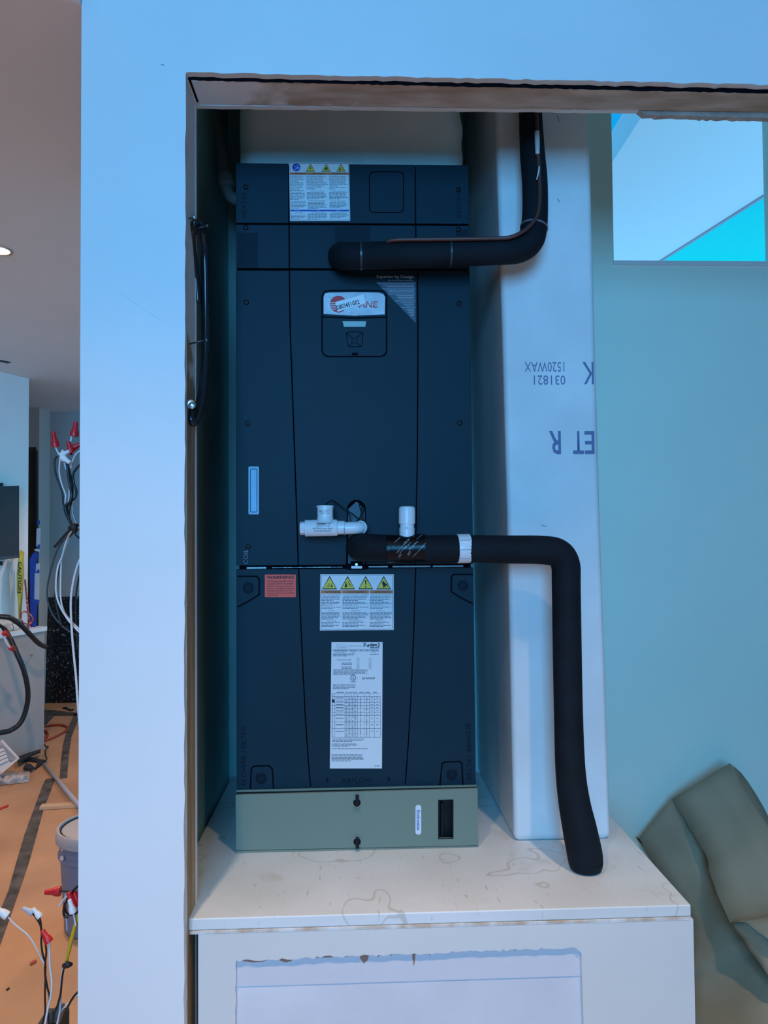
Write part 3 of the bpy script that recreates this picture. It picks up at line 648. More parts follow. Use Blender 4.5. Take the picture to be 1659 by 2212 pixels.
# hand written note, in strokes
HWM = INK
def stroke(pts, par, wpx=1.5):
    P = [at(x, y, YL-0.0002) for x, y in pts]; tube('handwriting', P, wpx*YA/FPX/2, HWM, par, n=5, k=4)
stroke([(790.5, 1390.2), (787, 1389.6), (785.5, 1391.5), (788.5, 1393.2), (788, 1395.4), (784.5, 1395.6)], L4)
stroke([(792, 1392.5), (793, 1395), (795.5, 1394.6), (796.5, 1392), (796, 1396), (793.5, 1398.2)], L4)
stroke([(800.5, 1391.8), (798.5, 1392.4), (800.4, 1394.2), (798.4, 1395.4)], L4)
stroke([(802.5, 1389.6), (802.3, 1394.8), (804, 1395.2)], L4); stroke([(801, 1391.6), (804.4, 1391.2)], L4)
stroke([(805, 1393.5), (807.5, 1392.4), (805.8, 1391.6), (805, 1394.4), (807.8, 1394.8)], L4)
stroke([(809, 1395), (809.3, 1391.8), (811, 1392.2), (811.2, 1394.8), (812, 1391.8), (813.4, 1392.2), (813.6, 1395)], L4)
stroke([(816.5, 1391.2), (818.8, 1389.6), (818.5, 1395)], L4); stroke([(815.8, 1395.6), (820.5, 1395)], L4)
outline('label_box', [(799.5, 1397.2), (818.5, 1397.2), (818.5, 1400.2), (799.5, 1400.2)], 0.9, YL, INK, L4)
q = []
fine(q, 800.5, 1398, 818, 1, 3, 1.4, 70, last=1)
for x0, x1 in ((719, 752), (754, 774), (776, 787), (788, 798), (799, 818)):
    outline('label_box', [(x0, 1403), (x1, 1403), (x1, 1406.6), (x0, 1406.6)], 0.7, YL, INKL, L4); fine(q, x0+2, 1404, x1-2, 1, 3, 1.5, int(x0), last=1)
    fine(q, x0+5, 1408.2, x1-5, 1, 3, 1.0, int(x0)+1, last=1)
fine(q, 719.5, 1412, 770, 3, 2.2, 1.1, 80); fine(q, 800, 1413, 818, 1, 2, 1.3, 81, last=1)
for y in (1425, 1431.5, 1434.5, 1440, 1443): fine(q, 738 if y > 1430 else 728, y, 760, 1, 3, 1.2, int(y), last=1)
fine(q, 720, 1446.5, 800, 5, 2.5, 1.1, 83); fine(q, 719, 1479, 775, 4, 2.7, 1.1, 84); 
fine(q, 717.5, 1596, 790, 3, 2.6, 1.1, 85); fine(q, 717, 1606.5, 780, 3, 2.6, 1.1, 86); fine(q, 717, 1617, 795, 1, 2.6, 1.1, 87, last=1)
fine(q, 716.5, 1630, 786, 6, 2.6, 1.1, 88); fine(q, 809, 1654, 821, 1, 2.6, 1.2, 89, last=1)
tag(quads('fine_print', q, YL, INKL, L4), kind='stuff')
for x in (773.5, 799.5):
    outline('tick_shape', [(x-2.5, 1423), (x, 1421.5), (x+2.5, 1423), (x+2.5, 1428), (x-2.5, 1428)], 0.6, YL, INKL, L4)
    for y in (1434.5, 1441.5): outline('tick_shape', [(x+2.6*math.cos(a*math.pi/5), y+3*math.sin(a*math.pi/5)) for a in range(10)], 0.6, YL, INKL, L4)
outline('listing_mark', [(763+5.4*math.cos(a*math.pi/10), 1464+5.4*math.sin(a*math.pi/10)) for a in range(20)], 1.1, YL, INK, L4)
pxt('label_lettering', 'U', 759.8, 1464.8, 3.6, YL, INK, L4, res=2, off=0.0001); pxt('label_lettering', 'L', 762.8, 1467.4, 3.6, YL, INK, L4, res=2, off=0.0001)
pxt('label_lettering', 'LISTED', 763, 1474, 2.6, YL, INK, L4, align='CENTER', res=1, off=0.00008); pxt('label_lettering', 'c', 754, 1467, 3, YL, INK, L4); pxt('label_lettering', 'us', 769.5, 1467, 2.2, YL, INK, L4)
pxt('label_lettering', 'AIR HANDLER', 782, 1467.5, 4.0, YL, INK, L4, off=0.00012, wpx=28)
tb_ = []
yt_, yb_ = 1498, 1593
for x in (718, 723, 745, 752, 758.5, 765, 772.5, 786.5, 797.5, 808.5, 821.5): tb_.append((x-0.3-(0.5 if x == 718 else 0), yt_ if x < 800 else yt_+6, x+0.3, yb_))
for y in (1498, 1504.5, 1510.5, 1517.5, 1524.5, 1531.5, 1538.5, 1545.5, 1559.5, 1573.5, 1593): tb_.append((718, y-0.3, 821.5, y+0.3))
R6 = random.Random(9)
for y in [1506.5+i*2.35 for i in range(37)]:
    for x in (748, 755, 761.5, 768, 779, 792): tb_.append((x-1.2, y, x+1.2, y+1.0)) if R6.random() < 0.8 else None
for y in [1507+i*7 for i in range(6)]+[1551, 1565, 1579]:
    for x in (803, 815): tb_.append((x-2, y, x+2, y+1.2))
    tb_.append((725, y, 742, y+1.3))
for x0, x1 in ((727, 743), (747, 752), (754, 760), (762, 765), (766, 771), (776, 786), (789, 799), (806, 814)): tb_.append((x0, 1495, x1, 1496.2))
tag(quads('rating_table', tb_, YL, INKL, L4), kind='stuff')
quads('pen_blot', [[(717, 1512), (721, 1510.5), (722.5, 1513), (722.5, 1517.5), (719, 1517), (716.5, 1516)]], YL-0.0002, INK, L4)
# bottom lip between blower panel and filter box
pp('base_rail', [(511, 1707), (1029, 1695.5), (1029, 1699.5), (511, 1711.5)], YA-0.002, 0.05, GREY, ah)

# ================================================================== FILTER CABINET
YF = 1.850
fc = thing('filter_cabinet', (at(770, 1840, YF).x, 2.12, ZS), 'grey sheet metal filter box with two black turn latches under the air handler', 'filter box')
zf1 = at(509, 1716, YF).z; zf0 = ZS+0.001
xf0, xf1 = at(509, 1780, YF).x, at(1032, 1770, YF).x
# door with slot cut out: built from a frame around the slot
s0, s1 = at(947, 1729, YF), at(978, 1811, YF)
door = pp('door', [(509, 1717), (1031.5, 1703), (1033, 1826), (510, 1837)], YF, 0.006, GREY, fc)
bpy.data.objects.remove(door)
dA = [at(509, 1717, YF), at(947.5, 1705.5, YF), at(947.5, 1828, YF), at(510, 1837, YF)]
dB = [at(978.5, 1704.5, YF), at(1031.5, 1703, YF), at(1033, 1826, YF), at(978.5, 1827.3, YF)]
dC = [at(947.5, 1705.5, YF), at(978.5, 1704.5, YF), at(978.5, 1729, YF), at(947.5, 1729, YF)]
dD = [at(947.5, 1811, YF), at(978.5, 1811, YF), at(978.5, 1827.3, YF), at(947.5, 1828, YF)]
bm = bmesh.new()
for dd in (dA, dB, dC, dD): prism_bm(bm, dd, Vector((0, 0.006, 0)))
bmesh.ops.remove_doubles(bm, verts=bm.verts, dist=0.0002)
dro = bm_obj('door', bm, GREY, fc)
pp('slot_recess', [(945, 1727), (981, 1727), (981, 1813), (945, 1813)], YF+0.024, 0.004, BLACK, dro)
outline('slot_frame', [(947.5, 1729), (978.5, 1728), (978.5, 1811), (947.5, 1812)], 3.0, YF-0.0006, BLACK, dro)
pp('slot_handle', [(953, 1735), (957, 1735), (957, 1806), (953, 1806)], YF+0.006, 0.016, BLACK, dro)
box('body', xf0+0.004, xf1-0.004, YF+0.029, 2.40, zf0, zf1-0.002, GREY, fc)
pp('bottom_rail', [(510, 1838.5), (1033, 1827.5), (1033, 1832), (510, 1844)], YF-0.001, 0.03, GREY, fc)
pp('top_gap', [(511, 1713), (1030, 1701), (1030, 1704), (511, 1718)], YF+0.012, 0.02, BLACK, fc)
for x, y, an in ((771, 1734, 90), (771.5, 1818, -88)):
    c0 = at(x, y, YF)
    kn = lathe('latch_knob', [(0.0095, 0), (0.0095, 0.0015), (0.0080, 0.003), (0.0068, 0.003), (0.0066, 0.010), (0.005, 0.012), (0.001, 0.012)], c0, (0, -1, 0), BLACK, fc, 20)
    lathe('latch_ring', [(0.0103, 0.0002), (0.0103, 0.0012), (0.0090, 0.0018), (0.0090, 0.0002)], c0, (0, -1, 0), STEEL, kn, 20)
    dy = -1 if an > 0 else 1
    lv = pp('lever', [(x-3.5, y-dy*8), (x+3.8, y-dy*8), (x+4.2, y+dy*16), (x-3.0, y+dy*16)], YF-0.014, 0.006, BLACK, kn); bevel(lv, 0.001, 2)
for ch in fc.children:
    for v in ch.data.vertices: v.co.z = max(v.co.z, ZS+0.0006)
bl = pp('brand_label', rrect(897.5, 1739, 910, 1803, 5.5), YF-0.001, 0.001, LABEL, fc)
pxt('brand_lettering', 'Envirowise', 900, 1750, 7.5, YF-0.0013, mat('brand_blue', (0.03, 0.14, 0.50), 0.5), bl, rot=-90, off=0.0002, wpx=42)

# ================================================================== SUPPLY DUCT
sd = thing('supply_duct', (at(757, 352, 1.93).x, 2.1, zt), 'grey-white wrapped supply duct rising from the top of the air handler', 'duct')
DUCT = mat('duct_wrap', (0.82, 0.88, 0.84), 0.7, var=0.08, vscale=4, bump=0.5, bscale=14)
bm = bmesh.new(); YD = 1.93; R7 = random.Random(6); grid = []
for j in range(13):
    y = 357-j*16; rowv = []
    for i in range(25):
        t_ = i/24; xl = 519+(8 if j > 5 else 0)*0+math.sin(j*0.9)*0.8; xr = 998-(2 if j > 6 else 0)-max(0, j-5)*1.2+math.sin(j*1.7)*1.6
        x = xl+(xr-xl)*t_
        edge = max(0, 1-min(t_, 1-t_)*14)
        p = at(x, y, YD+0.035*edge*edge+R7.uniform(-0.0012, 0.0012)); rowv.append(bm.verts.new(p))
    grid.append(rowv)
for a, b_ in zip(grid, grid[1:]):
    for i in range(24): bm.faces.new((a[i], a[i+1], b_[i+1], b_[i]))
# sides going back
for side in (0, 24):
    prev = None
    for rowv in grid:
        v = rowv[side]; nv = bm.verts.new(Vector((v.co.x, 2.38, v.co.z)))
        if prev: bm.faces.new((prev[0], v, nv, prev[1]))
        prev = (v, nv)
zt2 = grid[-1][0].co.z
bm_obj('wrap', bm, DUCT, sd, True)
box('collar', at(524, 352, 1.95).x, at(994, 352, 1.95).x, 1.972, 2.37, zt+0.001, 3.19, DUCT, sd)

# ================================================================== PIPES
def pth(l): return [at(x, y, Y) for x, y, Y in l]
rl = thing('refrigerant_line', at(736, 552, 1.80), 'thick black foam insulated refrigerant line turning upward beside the air handler', 'pipe')
P = pth([(737, 553, 1.869), (737, 553, 1.835), (745, 553, 1.80), (775, 553, 1.785), (850, 551, 1.775), (980, 547, 1.765), (1080, 543, 1.755), (1122, 537, 1.755), (1145, 520, 1.757), (1153, 495, 1.762), (1156, 450, 1.77), (1155, 390, 1.785), (1150, 330, 1.80), (1146, 250, 1.83), (1144, 170, 1.86), (1143, 60, 1.9)])
rs = [0.0315, 0.0335, 0.034, 0.0325, 0.0325, 0.031, 0.0315, 0.0335, 0.033, 0.032, 0.031, 0.031, 0.0305, 0.029, 0.029, 0.029]
tube('insulation', P, rs, FOAM, rl, n=24, k=6)
def ring_tie(name, c, dirv, r, wd, m, par, th=0.0015):
    dirv = Vector(dirv).normalized()
    return lathe(name, [(r-0.0006, -wd/2), (r+th, -wd/2), (r+th, wd/2), (r-0.0006, wd/2)], c, dirv, m, par, 24)
ring_tie('cable_tie', at(780, 553, 1.784), (1, 0, 0.02), 0.0328, 0.005, mat('tie_dark', (0.03, 0.04, 0.05), 0.35), rl)
t1 = ring_tie('cable_tie', at(972, 547, 1.766), (1, 0, 0.02), 0.0322, 0.005, mat('tie_dark', (0.03, 0.04, 0.05), 0.35), rl)
ring_tie('cable_tie', at(1153.5, 492, 1.7625), P[10]-P[8], 0.0325, 0.004, mat('tie_pale', (0.16, 0.18, 0.22), 0.35), rl)
c0 = at(970, 514, 1.757); bx_ = box('tie_head', c0.x-0.004, c0.x+0.004, c0.y-0.004, c0.y+0.006, c0.z-0.004, c0.z+0.004, BLACK, rl)
CABM = mat('thermostat_brown', (0.10, 0.035, 0.028), 0.45)
tcb = thing('thermostat_cable', at(1000, 516, 1.73), 'thin brown control cable strapped along the upper insulated line', 'cable')
P = pth([(836, 522, 1.750), (858, 518, 1.742), (930, 517, 1.735), (1000, 516, 1.728), (1060, 515, 1.722), (1100, 513, 1.716), (1130, 500, 1.714), (1150, 482, 1.722), (1162, 460, 1.728), (1166, 420, 1.738), (1164, 370, 1.750), (1161, 310, 1.766), (1159, 250, 1.788), (1157, 160, 1.82)])
tube('sheath', P, 0.0047, CABM, tcb, n=10)
tube('paint_drip', pth([(1160, 285, 1.767), (1160.5, 305, 1.761), (1161, 332, 1.753)]), [0.006, 0.0062, 0.0052], WIREW, tcb, n=10)
tube('paint_drip', pth([(1165, 360, 1.745), (1163, 374, 1.742), (1159, 388, 1.738)]), [0.002, 0.0022, 0.0012], WIREW, tcb, n=6)

dl = thing('drain_line', at(1265, 1893, 1.72), 'thick black foam insulated drain pipe bending down to the platform', 'pipe')
P = pth([(776, 1181, 1.869), (776, 1181, 1.835), (784, 1182, 1.80), (815, 1183, 1.785), (900, 1185, 1.775), (1000, 1185, 1.765), (1100, 1187, 1.752), (1165, 1188, 1.745), (1203, 1194, 1.74), (1221, 1218, 1.74), (1223, 1270, 1.74), (1225, 1400, 1.74), (1228, 1550, 1.738), (1232, 1660, 1.732), (1240, 1730, 1.725), (1252, 1790, 1.715), (1262, 1840, 1.712), (1265, 1866, 1.712)])
rs = [0.031, 0.0335, 0.034, 0.0320, 0.0325, 0.0325, 0.0335, 0.0340, 0.0345, 0.0340, 0.0335, 0.0335, 0.0335, 0.0345, 0.0365, 0.0395, 0.0405, 0.0395]
P[-1].z = ZS+0.022
tube('insulation', P, rs, FOAM, dl, n=24, k=6, round_ends=False)
bot = P[-1]
lathe('foot', [(0.0395, 0.022), (0.0385, 0.012), (0.035, 0.004), (0.028, 0.0005)], Vector((bot.x, bot.y, ZS)), (0, 0, 1), FOAM, dl, 24)
tp0 = at(877, 1185, 1.777)
tw = 82*1.777/FPX
lathe('tape_wrap', [(0.0325, -tw/2), (0.0342, -tw/2), (0.0338, -tw/4), (0.0345, 0), (0.0338, tw/4), (0.0340, tw/2), (0.0325, tw/2)], tp0, (1, -0.07, 0.02), TAPE, dl, 28)
# printed strokes around the tape (wrapped on the cylinder)
def wrap_quads(name, segs, c, r, m, par):
    bm = bmesh.new()
    for (u0, a0), (u1, a1), wd in segs:
        d = Vector((u1-u0, (a1-a0)*r)); L = d.length; nx, na = -d.y/L*wd/2, d.x/L*wd/2/r
        vs = []
        for u, a in ((u0+nx, a0+na), (u1+nx, a1+na), (u1-nx, a1-na), (u0-nx, a0-na)):
            vs.append(bm.verts.new(c+Vector((u, -r*math.cos(a)-0.07*u, r*math.sin(a)+0.02*u))))
        bm.faces.new(vs)
    return bm_obj(name, bm, m, par)
R8 = random.Random(12); sg_ = []
for k in range(11):
    u = R8.uniform(-0.042, 0.03); a = R8.uniform(-0.75, 0.75)
    for i in range(7):
        uu = u+i*0.0022; aa = a+i*0.07
        if abs(uu) < 0.044: sg_.append(((uu, aa), (uu+0.0016*R8.uniform(0.6, 1), aa+0.05), R8.choice((0.001, 0.0016, 0.0024))))
tag(wrap_quads('tape_print', sg_, tp0, 0.0349, mat('tape_white', (0.30, 0.32, 0.34), 0.4), dl), kind='stuff')
def wraptext(body, u, a, ang, hh, par):
    me = text_mesh(body, hh/0.7, res=1, off=0.0001); r = 0.0351
    ca, sa = math.cos(ang), math.sin(ang)
    for v in me.vertices:
        x, y = v.co.x, v.co.y; uu = u+x*ca-y*sa; aa = a+(x*sa+y*ca)/r
        v.co = tp0+Vector((uu, -r*math.cos(aa)-0.07*uu, r*math.sin(aa)+0.02*uu))
    link('tape_lettering', me, mat('tape_white', (0.30, 0.32, 0.34), 0.4), par)
wraptext('557', 0.004, -0.5, 0.95, 0.0055, dl); wraptext('LSS', -0.018, -0.62, 0.95, 0.0055, dl)
# white split collar on the line
cr0 = at(1001, 1185, 1.765); cw_ = 27*1.765/FPX
clr = lathe('collar', [(0.0322, -cw_/2), (0.0345, -cw_/2), (0.0350, -cw_/2+0.002), (0.0350, cw_/2-0.002), (0.0345, cw_/2), (0.0322, cw_/2)], cr0, (1, 0.05, 0.015), PVC, dl, 28)
GRV = mat('groove_grey', (0.40, 0.42, 0.46), 0.5)
for a in (0.62, -0.05, -0.72):
    bm = bmesh.new(); vs = []
    for u, q_ in ((-cw_/2, a-0.02), (cw_/2, a-0.02), (cw_/2, a+0.02), (-cw_/2, a+0.02)):
        vs.append(bm.verts.new(cr0+Vector((u, -0.0352*math.cos(q_)+0.05*u, 0.0352*math.sin(q_)+0.015*u))))
    bm.faces.new(vs); bm_obj('collar_groove', bm, GRV, clr)
# clean-out riser
s_ = 1.775/FPX
co = at(879, 1160, 1.776); co = Vector((co.x, co.y, co.z-0.012))
ris = lathe('cleanout', [(0.0185, 0), (0.0185, 0.030), (0.0195, 0.0305), (0.0195, 0.032), (0.0172, 0.033), (0.0172, 0.044), (0.0178, 0.0445)], co, (0.01, 0, 1), PVC, dl, 28)
lathe('cleanout_cap', [(0.0172, 0.0435), (0.0200, 0.0440), (0.0200, 0.072), (0.0196, 0.080), (0.0175, 0.0845), (0.010, 0.086), (0.001, 0.0862)], co, (0.01, 0, 1), PVC, ris, 28)
pxt('cleanout_lettering', 'CS', 874.5, 1141.5, 4, 1.7575, INKL, ris, res=1)

# ================================================================== FLOAT SWITCH TEE
fs = thing('float_switch', at(705, 1140, 1.80), 'white plastic drain safety switch tee with printed caution text', 'float switch')
YT = 1.800; k_ = YT/FPX
axx = Vector((1, 0, 0.008)).normalized()
o0 = at(659, 1141, YT)
rb = 18*k_
lathe('body', [(rb*0.98, 0), (rb*1.02, 0.001), (rb*1.02, 0.004), (rb, 0.005), (rb, 66*k_), (rb*0.96, 69*k_), (14.8*k_, 71*k_), (14.6*k_, 85*k_)], o0, axx, PVC, fs, 28)
lathe('end_cap', [(rb*0.72, -11*k_), (rb*0.80, -10*k_), (rb*0.80, 0.001)], o0, axx, PVC, fs, 8, smooth=False)
r0 = at(702.5, 1128, YT)
lathe('riser', [(17.2*k_, 0), (17.2*k_, 31*k_), (18.6*k_, 31.5*k_), (18.6*k_, 35*k_), (17.6*k_, 36*k_), (16*k_, 36*k_), (15.5*k_, 33*k_), (1e-4, 32*k_)], r0, (0, 0, 1), PVC, fs, 28)
# flared junction between riser and body
lathe('fillet', [(24*k_, 0.0), (20.5*k_, 3*k_), (18.3*k_, 7*k_), (17.2*k_, 12*k_)], r0-Vector((0, 0, 2*k_)), (0, 0, 1), PVC, fs, 28)
P = [at(743, 1141, YT), at(765, 1140.5, YT), at(774, 1140, YT+0.002), at(780, 1140, YT+0.012), at(782, 1140, YT+0.03), at(782, 1140, YA+0.012)]
tube('elbow', P, [13.6*k_, 13.6*k_, 13.4*k_, 13.4*k_, 12*k_, 12*k_], PVC, fs, n=24, k=5)
ring_tie('elbow_rim', at(744, 1141, YT), axx, 14.2*k_, 0.003, GRV, fs, 0.0006)
ring_tie('elbow_rim', at(779.5, 1139.8, YT+0.010), (0.6, 0.9, 0), 14.2*k_, 0.004, PVC, fs, 0.0012)
yf_ = YT-rb-0.0006
def curve_text(body, xc, y, hpx, zc, r, wpx):                  # printed on the horizontal barrel
    me = text_mesh(body, hpx*k_/0.7, 'CENTER', res=1, off=0.00005); xs = [v.co.x for v in me.vertices]; s = wpx*k_/(max(xs)-min(xs))
    c = at(xc, y, YT-r); zb_ = at(xc, 1141, YT).z
    for v in me.vertices:
        z = c.z+v.co.y; dz = max(-r*0.99, min(r*0.99, z-zb_)); v.co = Vector((c.x+v.co.x*s, YT-math.sqrt(r*r-dz*dz)-0.0003, z))
    link('print', me, INK, fs)
rp2 = rb+0.0002
curve_text('US', 711, 1132.3, 2.8, 0, rp2, 5); quads('print_box', [(684, 1129.4, 704.5, 1130), (684, 1132.6, 704.5, 1133.2), (683.4, 1129.8, 684, 1132.8), (704.5, 1129.8, 705.1, 1132.8), (686.5, 1130.7, 692, 1131.9), (693, 1130.7, 702, 1131.9)], at(694, 1131, YT-rb).y+0.0008, INK, fs)['kind'] = 'stuff'; curve_text('TESTED TO UL 508', 698, 1137.5, 2.6, 0, rp2, 30)
curve_text('CAUTION: Use in Class II', 697, 1143, 3.4, 0, rp2, 43); curve_text('(Thermostat) Circuit Only', 697, 1148, 2.8, 0, rp2, 36)
yr_ = YT-17.2*k_-0.0006
pxt('print', 'UL', 689, 1106.5, 4.4, yr_, INK, fs, res=1, off=0.0001); pxt('print', 'SS-3 FLOAT\nSWITCH', 699, 1103, 2.0, yr_, INK, fs, res=1, line=1.3, wpx=14); pxt('print', '24V AC/DC 1.5A', 691, 1110, 1.8, yr_, INK, fs, res=1, wpx=21)
wz = mat('thin_black_wire', (0.012, 0.014, 0.018), 0.4)
tube('lead_wire', pth([(702, 1092, 1.80), (708, 1085, 1.81), (717, 1082, 1.835), (727, 1087, 1.85), (745, 1100, 1.855), (765, 1113, 1.862), (775, 1122, 1.875)]), 0.0014, wz, fs, n=6)
tube('lead_wire', pth([(704, 1092, 1.80), (712, 1083, 1.81), (722, 1083, 1.835), (735, 1093, 1.85), (752, 1104, 1.855), (757, 1125, 1.865)]), 0.0014, wz, fs, n=6)
for l in ([(775, 1084, 1.878), (779, 1100, 1.868), (783, 1125, 1.868)], [(783, 1092, 1.878), (780, 1108, 1.866), (776, 1125, 1.868)], [(787, 1098, 1.878), (783, 1112, 1.866), (786, 1128, 1.868)], [(770, 1128, 1.868), (777, 1118, 1.862), (782, 1110, 1.866)]):
    tube('lead_wire', pth(l), 0.0016, wz, fs, n=6)

# ================================================================== GREY CONDUIT at the left of the duct
cd = thing('conduit', at(480, 380, 2.15), 'grey plastic conduit bending behind the top corner of the air handler', 'pipe')
CON = mat('grey_pvc', (0.26, 0.29, 0.30), 0.5)
tube('pipe', pth([(452, 120, 2.25), (460, 215, 2.22), (470, 280, 2.19), (480, 330, 2.17), (487, 385, 2.15)]), 0.0175, CON, cd, n=18)
tube('coupling', pth([(486, 374, 2.152), (488, 388, 2.148), (489, 402, 2.145)]), [0.021, 0.0235, 0.0225], CON, cd, n=18, k=3)
tube('elbow', pth([(488, 398, 2.147), (492, 415, 2.143), (502, 428, 2.140), (520, 434, 2.14)]), 0.0165, CON, cd, n=18)

# ================================================================== CABLE LOOP hung on the jamb and its nails
BC = mat('gloss_black_cable', (0.010, 0.012, 0.016), 0.16, spec=0.6)
lp2 = thing('cable_loop', at(420, 900, 1.6), 'glossy black cable coiled in a tall loop hanging on the jamb nails', 'cable')
tube('cable', pth([(428, 655, 1.62), (424, 600, 1.61), (416, 540, 1.59), (415, 500, 1.57), (420, 482, 1.56), (428, 484, 1.57), (438, 510, 1.60), (443, 560, 1.62), (444, 640, 1.63), (445, 730, 1.63), (443, 800, 1.62), (437, 860, 1.59), (428, 900, 1.56), (418, 914, 1.545), (413, 905, 1.54), (414, 888, 1.545)]), 0.0075, BC, lp2, n=14)
tube('cable', pth([(420, 505, 1.575), (421, 490, 1.575), (427, 480, 1.58), (434, 492, 1.60), (440, 530, 1.62), (440, 600, 1.64), (441, 700, 1.64), (441, 780, 1.63), (433, 850, 1.60), (424, 890, 1.57), (418, 905, 1.555)]), 0.0070, BC, lp2, n=14)
def nail(x, y, Y, x1, y1, Y1, r, hr, label_):
    a, b_ = at(x, y, Y), at(x1, y1, Y1); d = (b_-a).normalized()
    tn = thing('nail', a, label_, 'nail', 'nails in the jamb')
    tube('shank', [a, b_], r, mat('nail_dark', (0.10, 0.10, 0.11), 0.35, metal=0.9), tn, n=8)
    lathe('head', [(hr, 0), (hr, 0.0012), (hr*0.6, 0.002), (0.0005, 0.002)], b_, d, STEEL, tn, 14)
nail(406, 473, 1.545, 421, 470, 1.515, 0.0013, 0.0032, 'short nail at the top of the hanging cable loop')
nail(410, 497, 1.56, 447, 488, 1.55, 0.0011, 0.0036, 'thin nail sticking out through the top of the cable loop')
nail(405, 744, 1.55, 446, 734, 1.545, 0.0017, 0.0045, 'long nail crossing the middle of the cable loop')
bt = thing('round_head_screw', at(413, 873, 1.53), 'shiny round headed screw holding the foot of the cable loop', 'screw')
d_ = (EYE-at(413, 873, 1.52)).normalized()
lathe('head', [(0.0095, 0), (0.0095, 0.003), (0.0078, 0.0048), (0.0060, 0.0040), (0.0056, 0.0052), (0.0030, 0.0056), (0.0010, 0.0046)], at(413, 873, 1.512), d_, mat('chrome', (0.75, 0.77, 0.8), 0.15, metal=1.0), bt, 24)
lathe('washer', [(0.0108, -0.002), (0.0108, 0.0002), (0.0092, 0.0006)], at(413, 873, 1.512), d_, BLACK, bt, 24)
tube('shank', [at(413, 873, 1.513), Vector((JX-0.006, 1.535, at(413, 873, 1.513).z))], 0.003, STEEL, bt, n=8)

# stamped ink on the column board
INKB = mat('stamp_ink', (0.16, 0.20, 0.36), 0.8)
YS = YC-0.0004
stp = colo
pxt('stamp', '1520WAX', 1223, 782, 22, YS, INKB, stp, rot=180, wpx=88)
pxt('stamp', '031821', 1222, 811, 21, YS, INKB, stp, rot=180, wpx=70)
pxt('stamp', 'K', 1285, 782, 50, YS, INKB, stp, rot=180, wpx=25, off=0.0004)
pxt('stamp', 'R', 1214, 932, 50, YS, INKB, stp, rot=180, wpx=26, off=0.0014)
pxt('stamp', 'T', 1261, 932, 50, YS, INKB, stp, rot=180, wpx=24, off=0.0010)
pxt('stamp', 'E', 1287, 932, 50, YS, INKB, stp, rot=180, wpx=22, off=0.0010)

# ================================================================== KRAFT PAPER at the right
kp = thing('kraft_paper', (1.25, 2.35, 0), 'crumpled sheet of brown kraft paper draped against the right wall', 'paper')
def sheet(name, V, F, par, sub=2, amp=0.004, m=PAPER, seed=1, th=0.0012, crease=None):
    bm = bmesh.new(); vs = [bm.verts.new(v) for v in V]
    for f in F: bm.faces.new([vs[i] for i in f])
    bmesh.ops.triangulate(bm, faces=bm.faces[:])
    bmesh.ops.subdivide_edges(bm, edges=bm.edges[:], cuts=sub, use_grid_fill=True)
    R = random.Random(seed)
    for v in bm.verts:
        v.co += Vector((R.uniform(-1, 1), R.uniform(-1, 1), R.uniform(-1, 1)))*amp
    o = bm_obj(name, bm, m, par, True)
    s_ = o.modifiers.new('solid', 'SOLIDIFY'); s_.thickness = th
    return o
V = pth([(1575, 1648, 2.36), (1452, 1728, 2.42), (1378, 1812, 2.455),                 # 0 peak, 1 fold top, 2 left corner
         (1490, 1790, 2.37), (1522, 1838, 2.31), (1540, 1908, 2.24), (1577, 1992, 2.12),     # 3..6 fold line of the big flap
         (1612, 1992, 2.06), (1660, 2027, 2.00), (1720, 2075, 1.96),                          # 7..9 lower edge of the flap
         (1612, 1715, 2.30), (1659, 1787, 2.22), (1760, 1960, 2.08)])                         # 10..12 right edge
sheet('front_flap', V, [(1, 0, 10, 3), (3, 10, 11, 4), (4, 11, 5), (5, 11, 12, 6), (6, 12, 7), (7, 12, 8), (8, 12, 9)], kp, 2, 0.0025, seed=2)
V = pth([(1575, 1648, 2.362), (1600, 1668, 2.44), (1632, 1713, 2.48), (1659, 1762, 2.485), (1740, 1880, 2.485), (1596, 1722, 2.47), (1640, 1800, 2.48), (1740, 1975, 2.48)])
sheet('back_flap', V, [(0, 1, 5), (1, 2, 6, 5), (2, 3, 6), (3, 4, 7, 6)], kp, 1, 0.001, seed=3)
V = pth([(1452, 1728, 2.42), (1378, 1812, 2.455), (1490, 1790, 2.40), (1522, 1838, 2.37), (1552, 1910, 2.33), (1600, 1992, 2.24),
         (1420, 1880, 2.45), (1480, 1990, 2.43), (1468, 2120, 2.40), (1500, 2300, 2.2), (1630, 2015, 2.2), (1665, 2055, 2.18), (1740, 2110, 2.16), (1660, 2300, 2.05), (1760, 2300, 2.0)])
V[8], V[9], V[13], V[14] = az(1468, 2120, 0.012), az(1425, 2330, 0.006), az(1660, 2330, 0.006), az(1780, 2330, 0.006)
sheet('back_sheet', V, [(0, 2, 1), (1, 2, 3, 6), (6, 3, 4, 7), (7, 4, 5, 8), (8, 5, 10), (8, 10, 11), (8, 11, 13, 9), (11, 12, 14, 13)], kp, 2, 0.003, seed=4)
V = pth([(1574, 1990, 2.14), (1602, 2026, 2.10), (1660, 2108, 2.02), (1720, 2180, 1.98), (1612, 1993, 2.09), (1660, 2028, 2.05), (1720, 2076, 2.02)])
sheet('lower_flap', V, [(0, 4, 1), (1, 4, 5, 2), (2, 5, 6, 3)], kp, 2, 0.002, seed=5)
pp('dark_scrap', [(1374, 1808), (1380, 1811), (1390, 1826), (1383, 1820)], 2.44, 0.004, BLACK, kp)

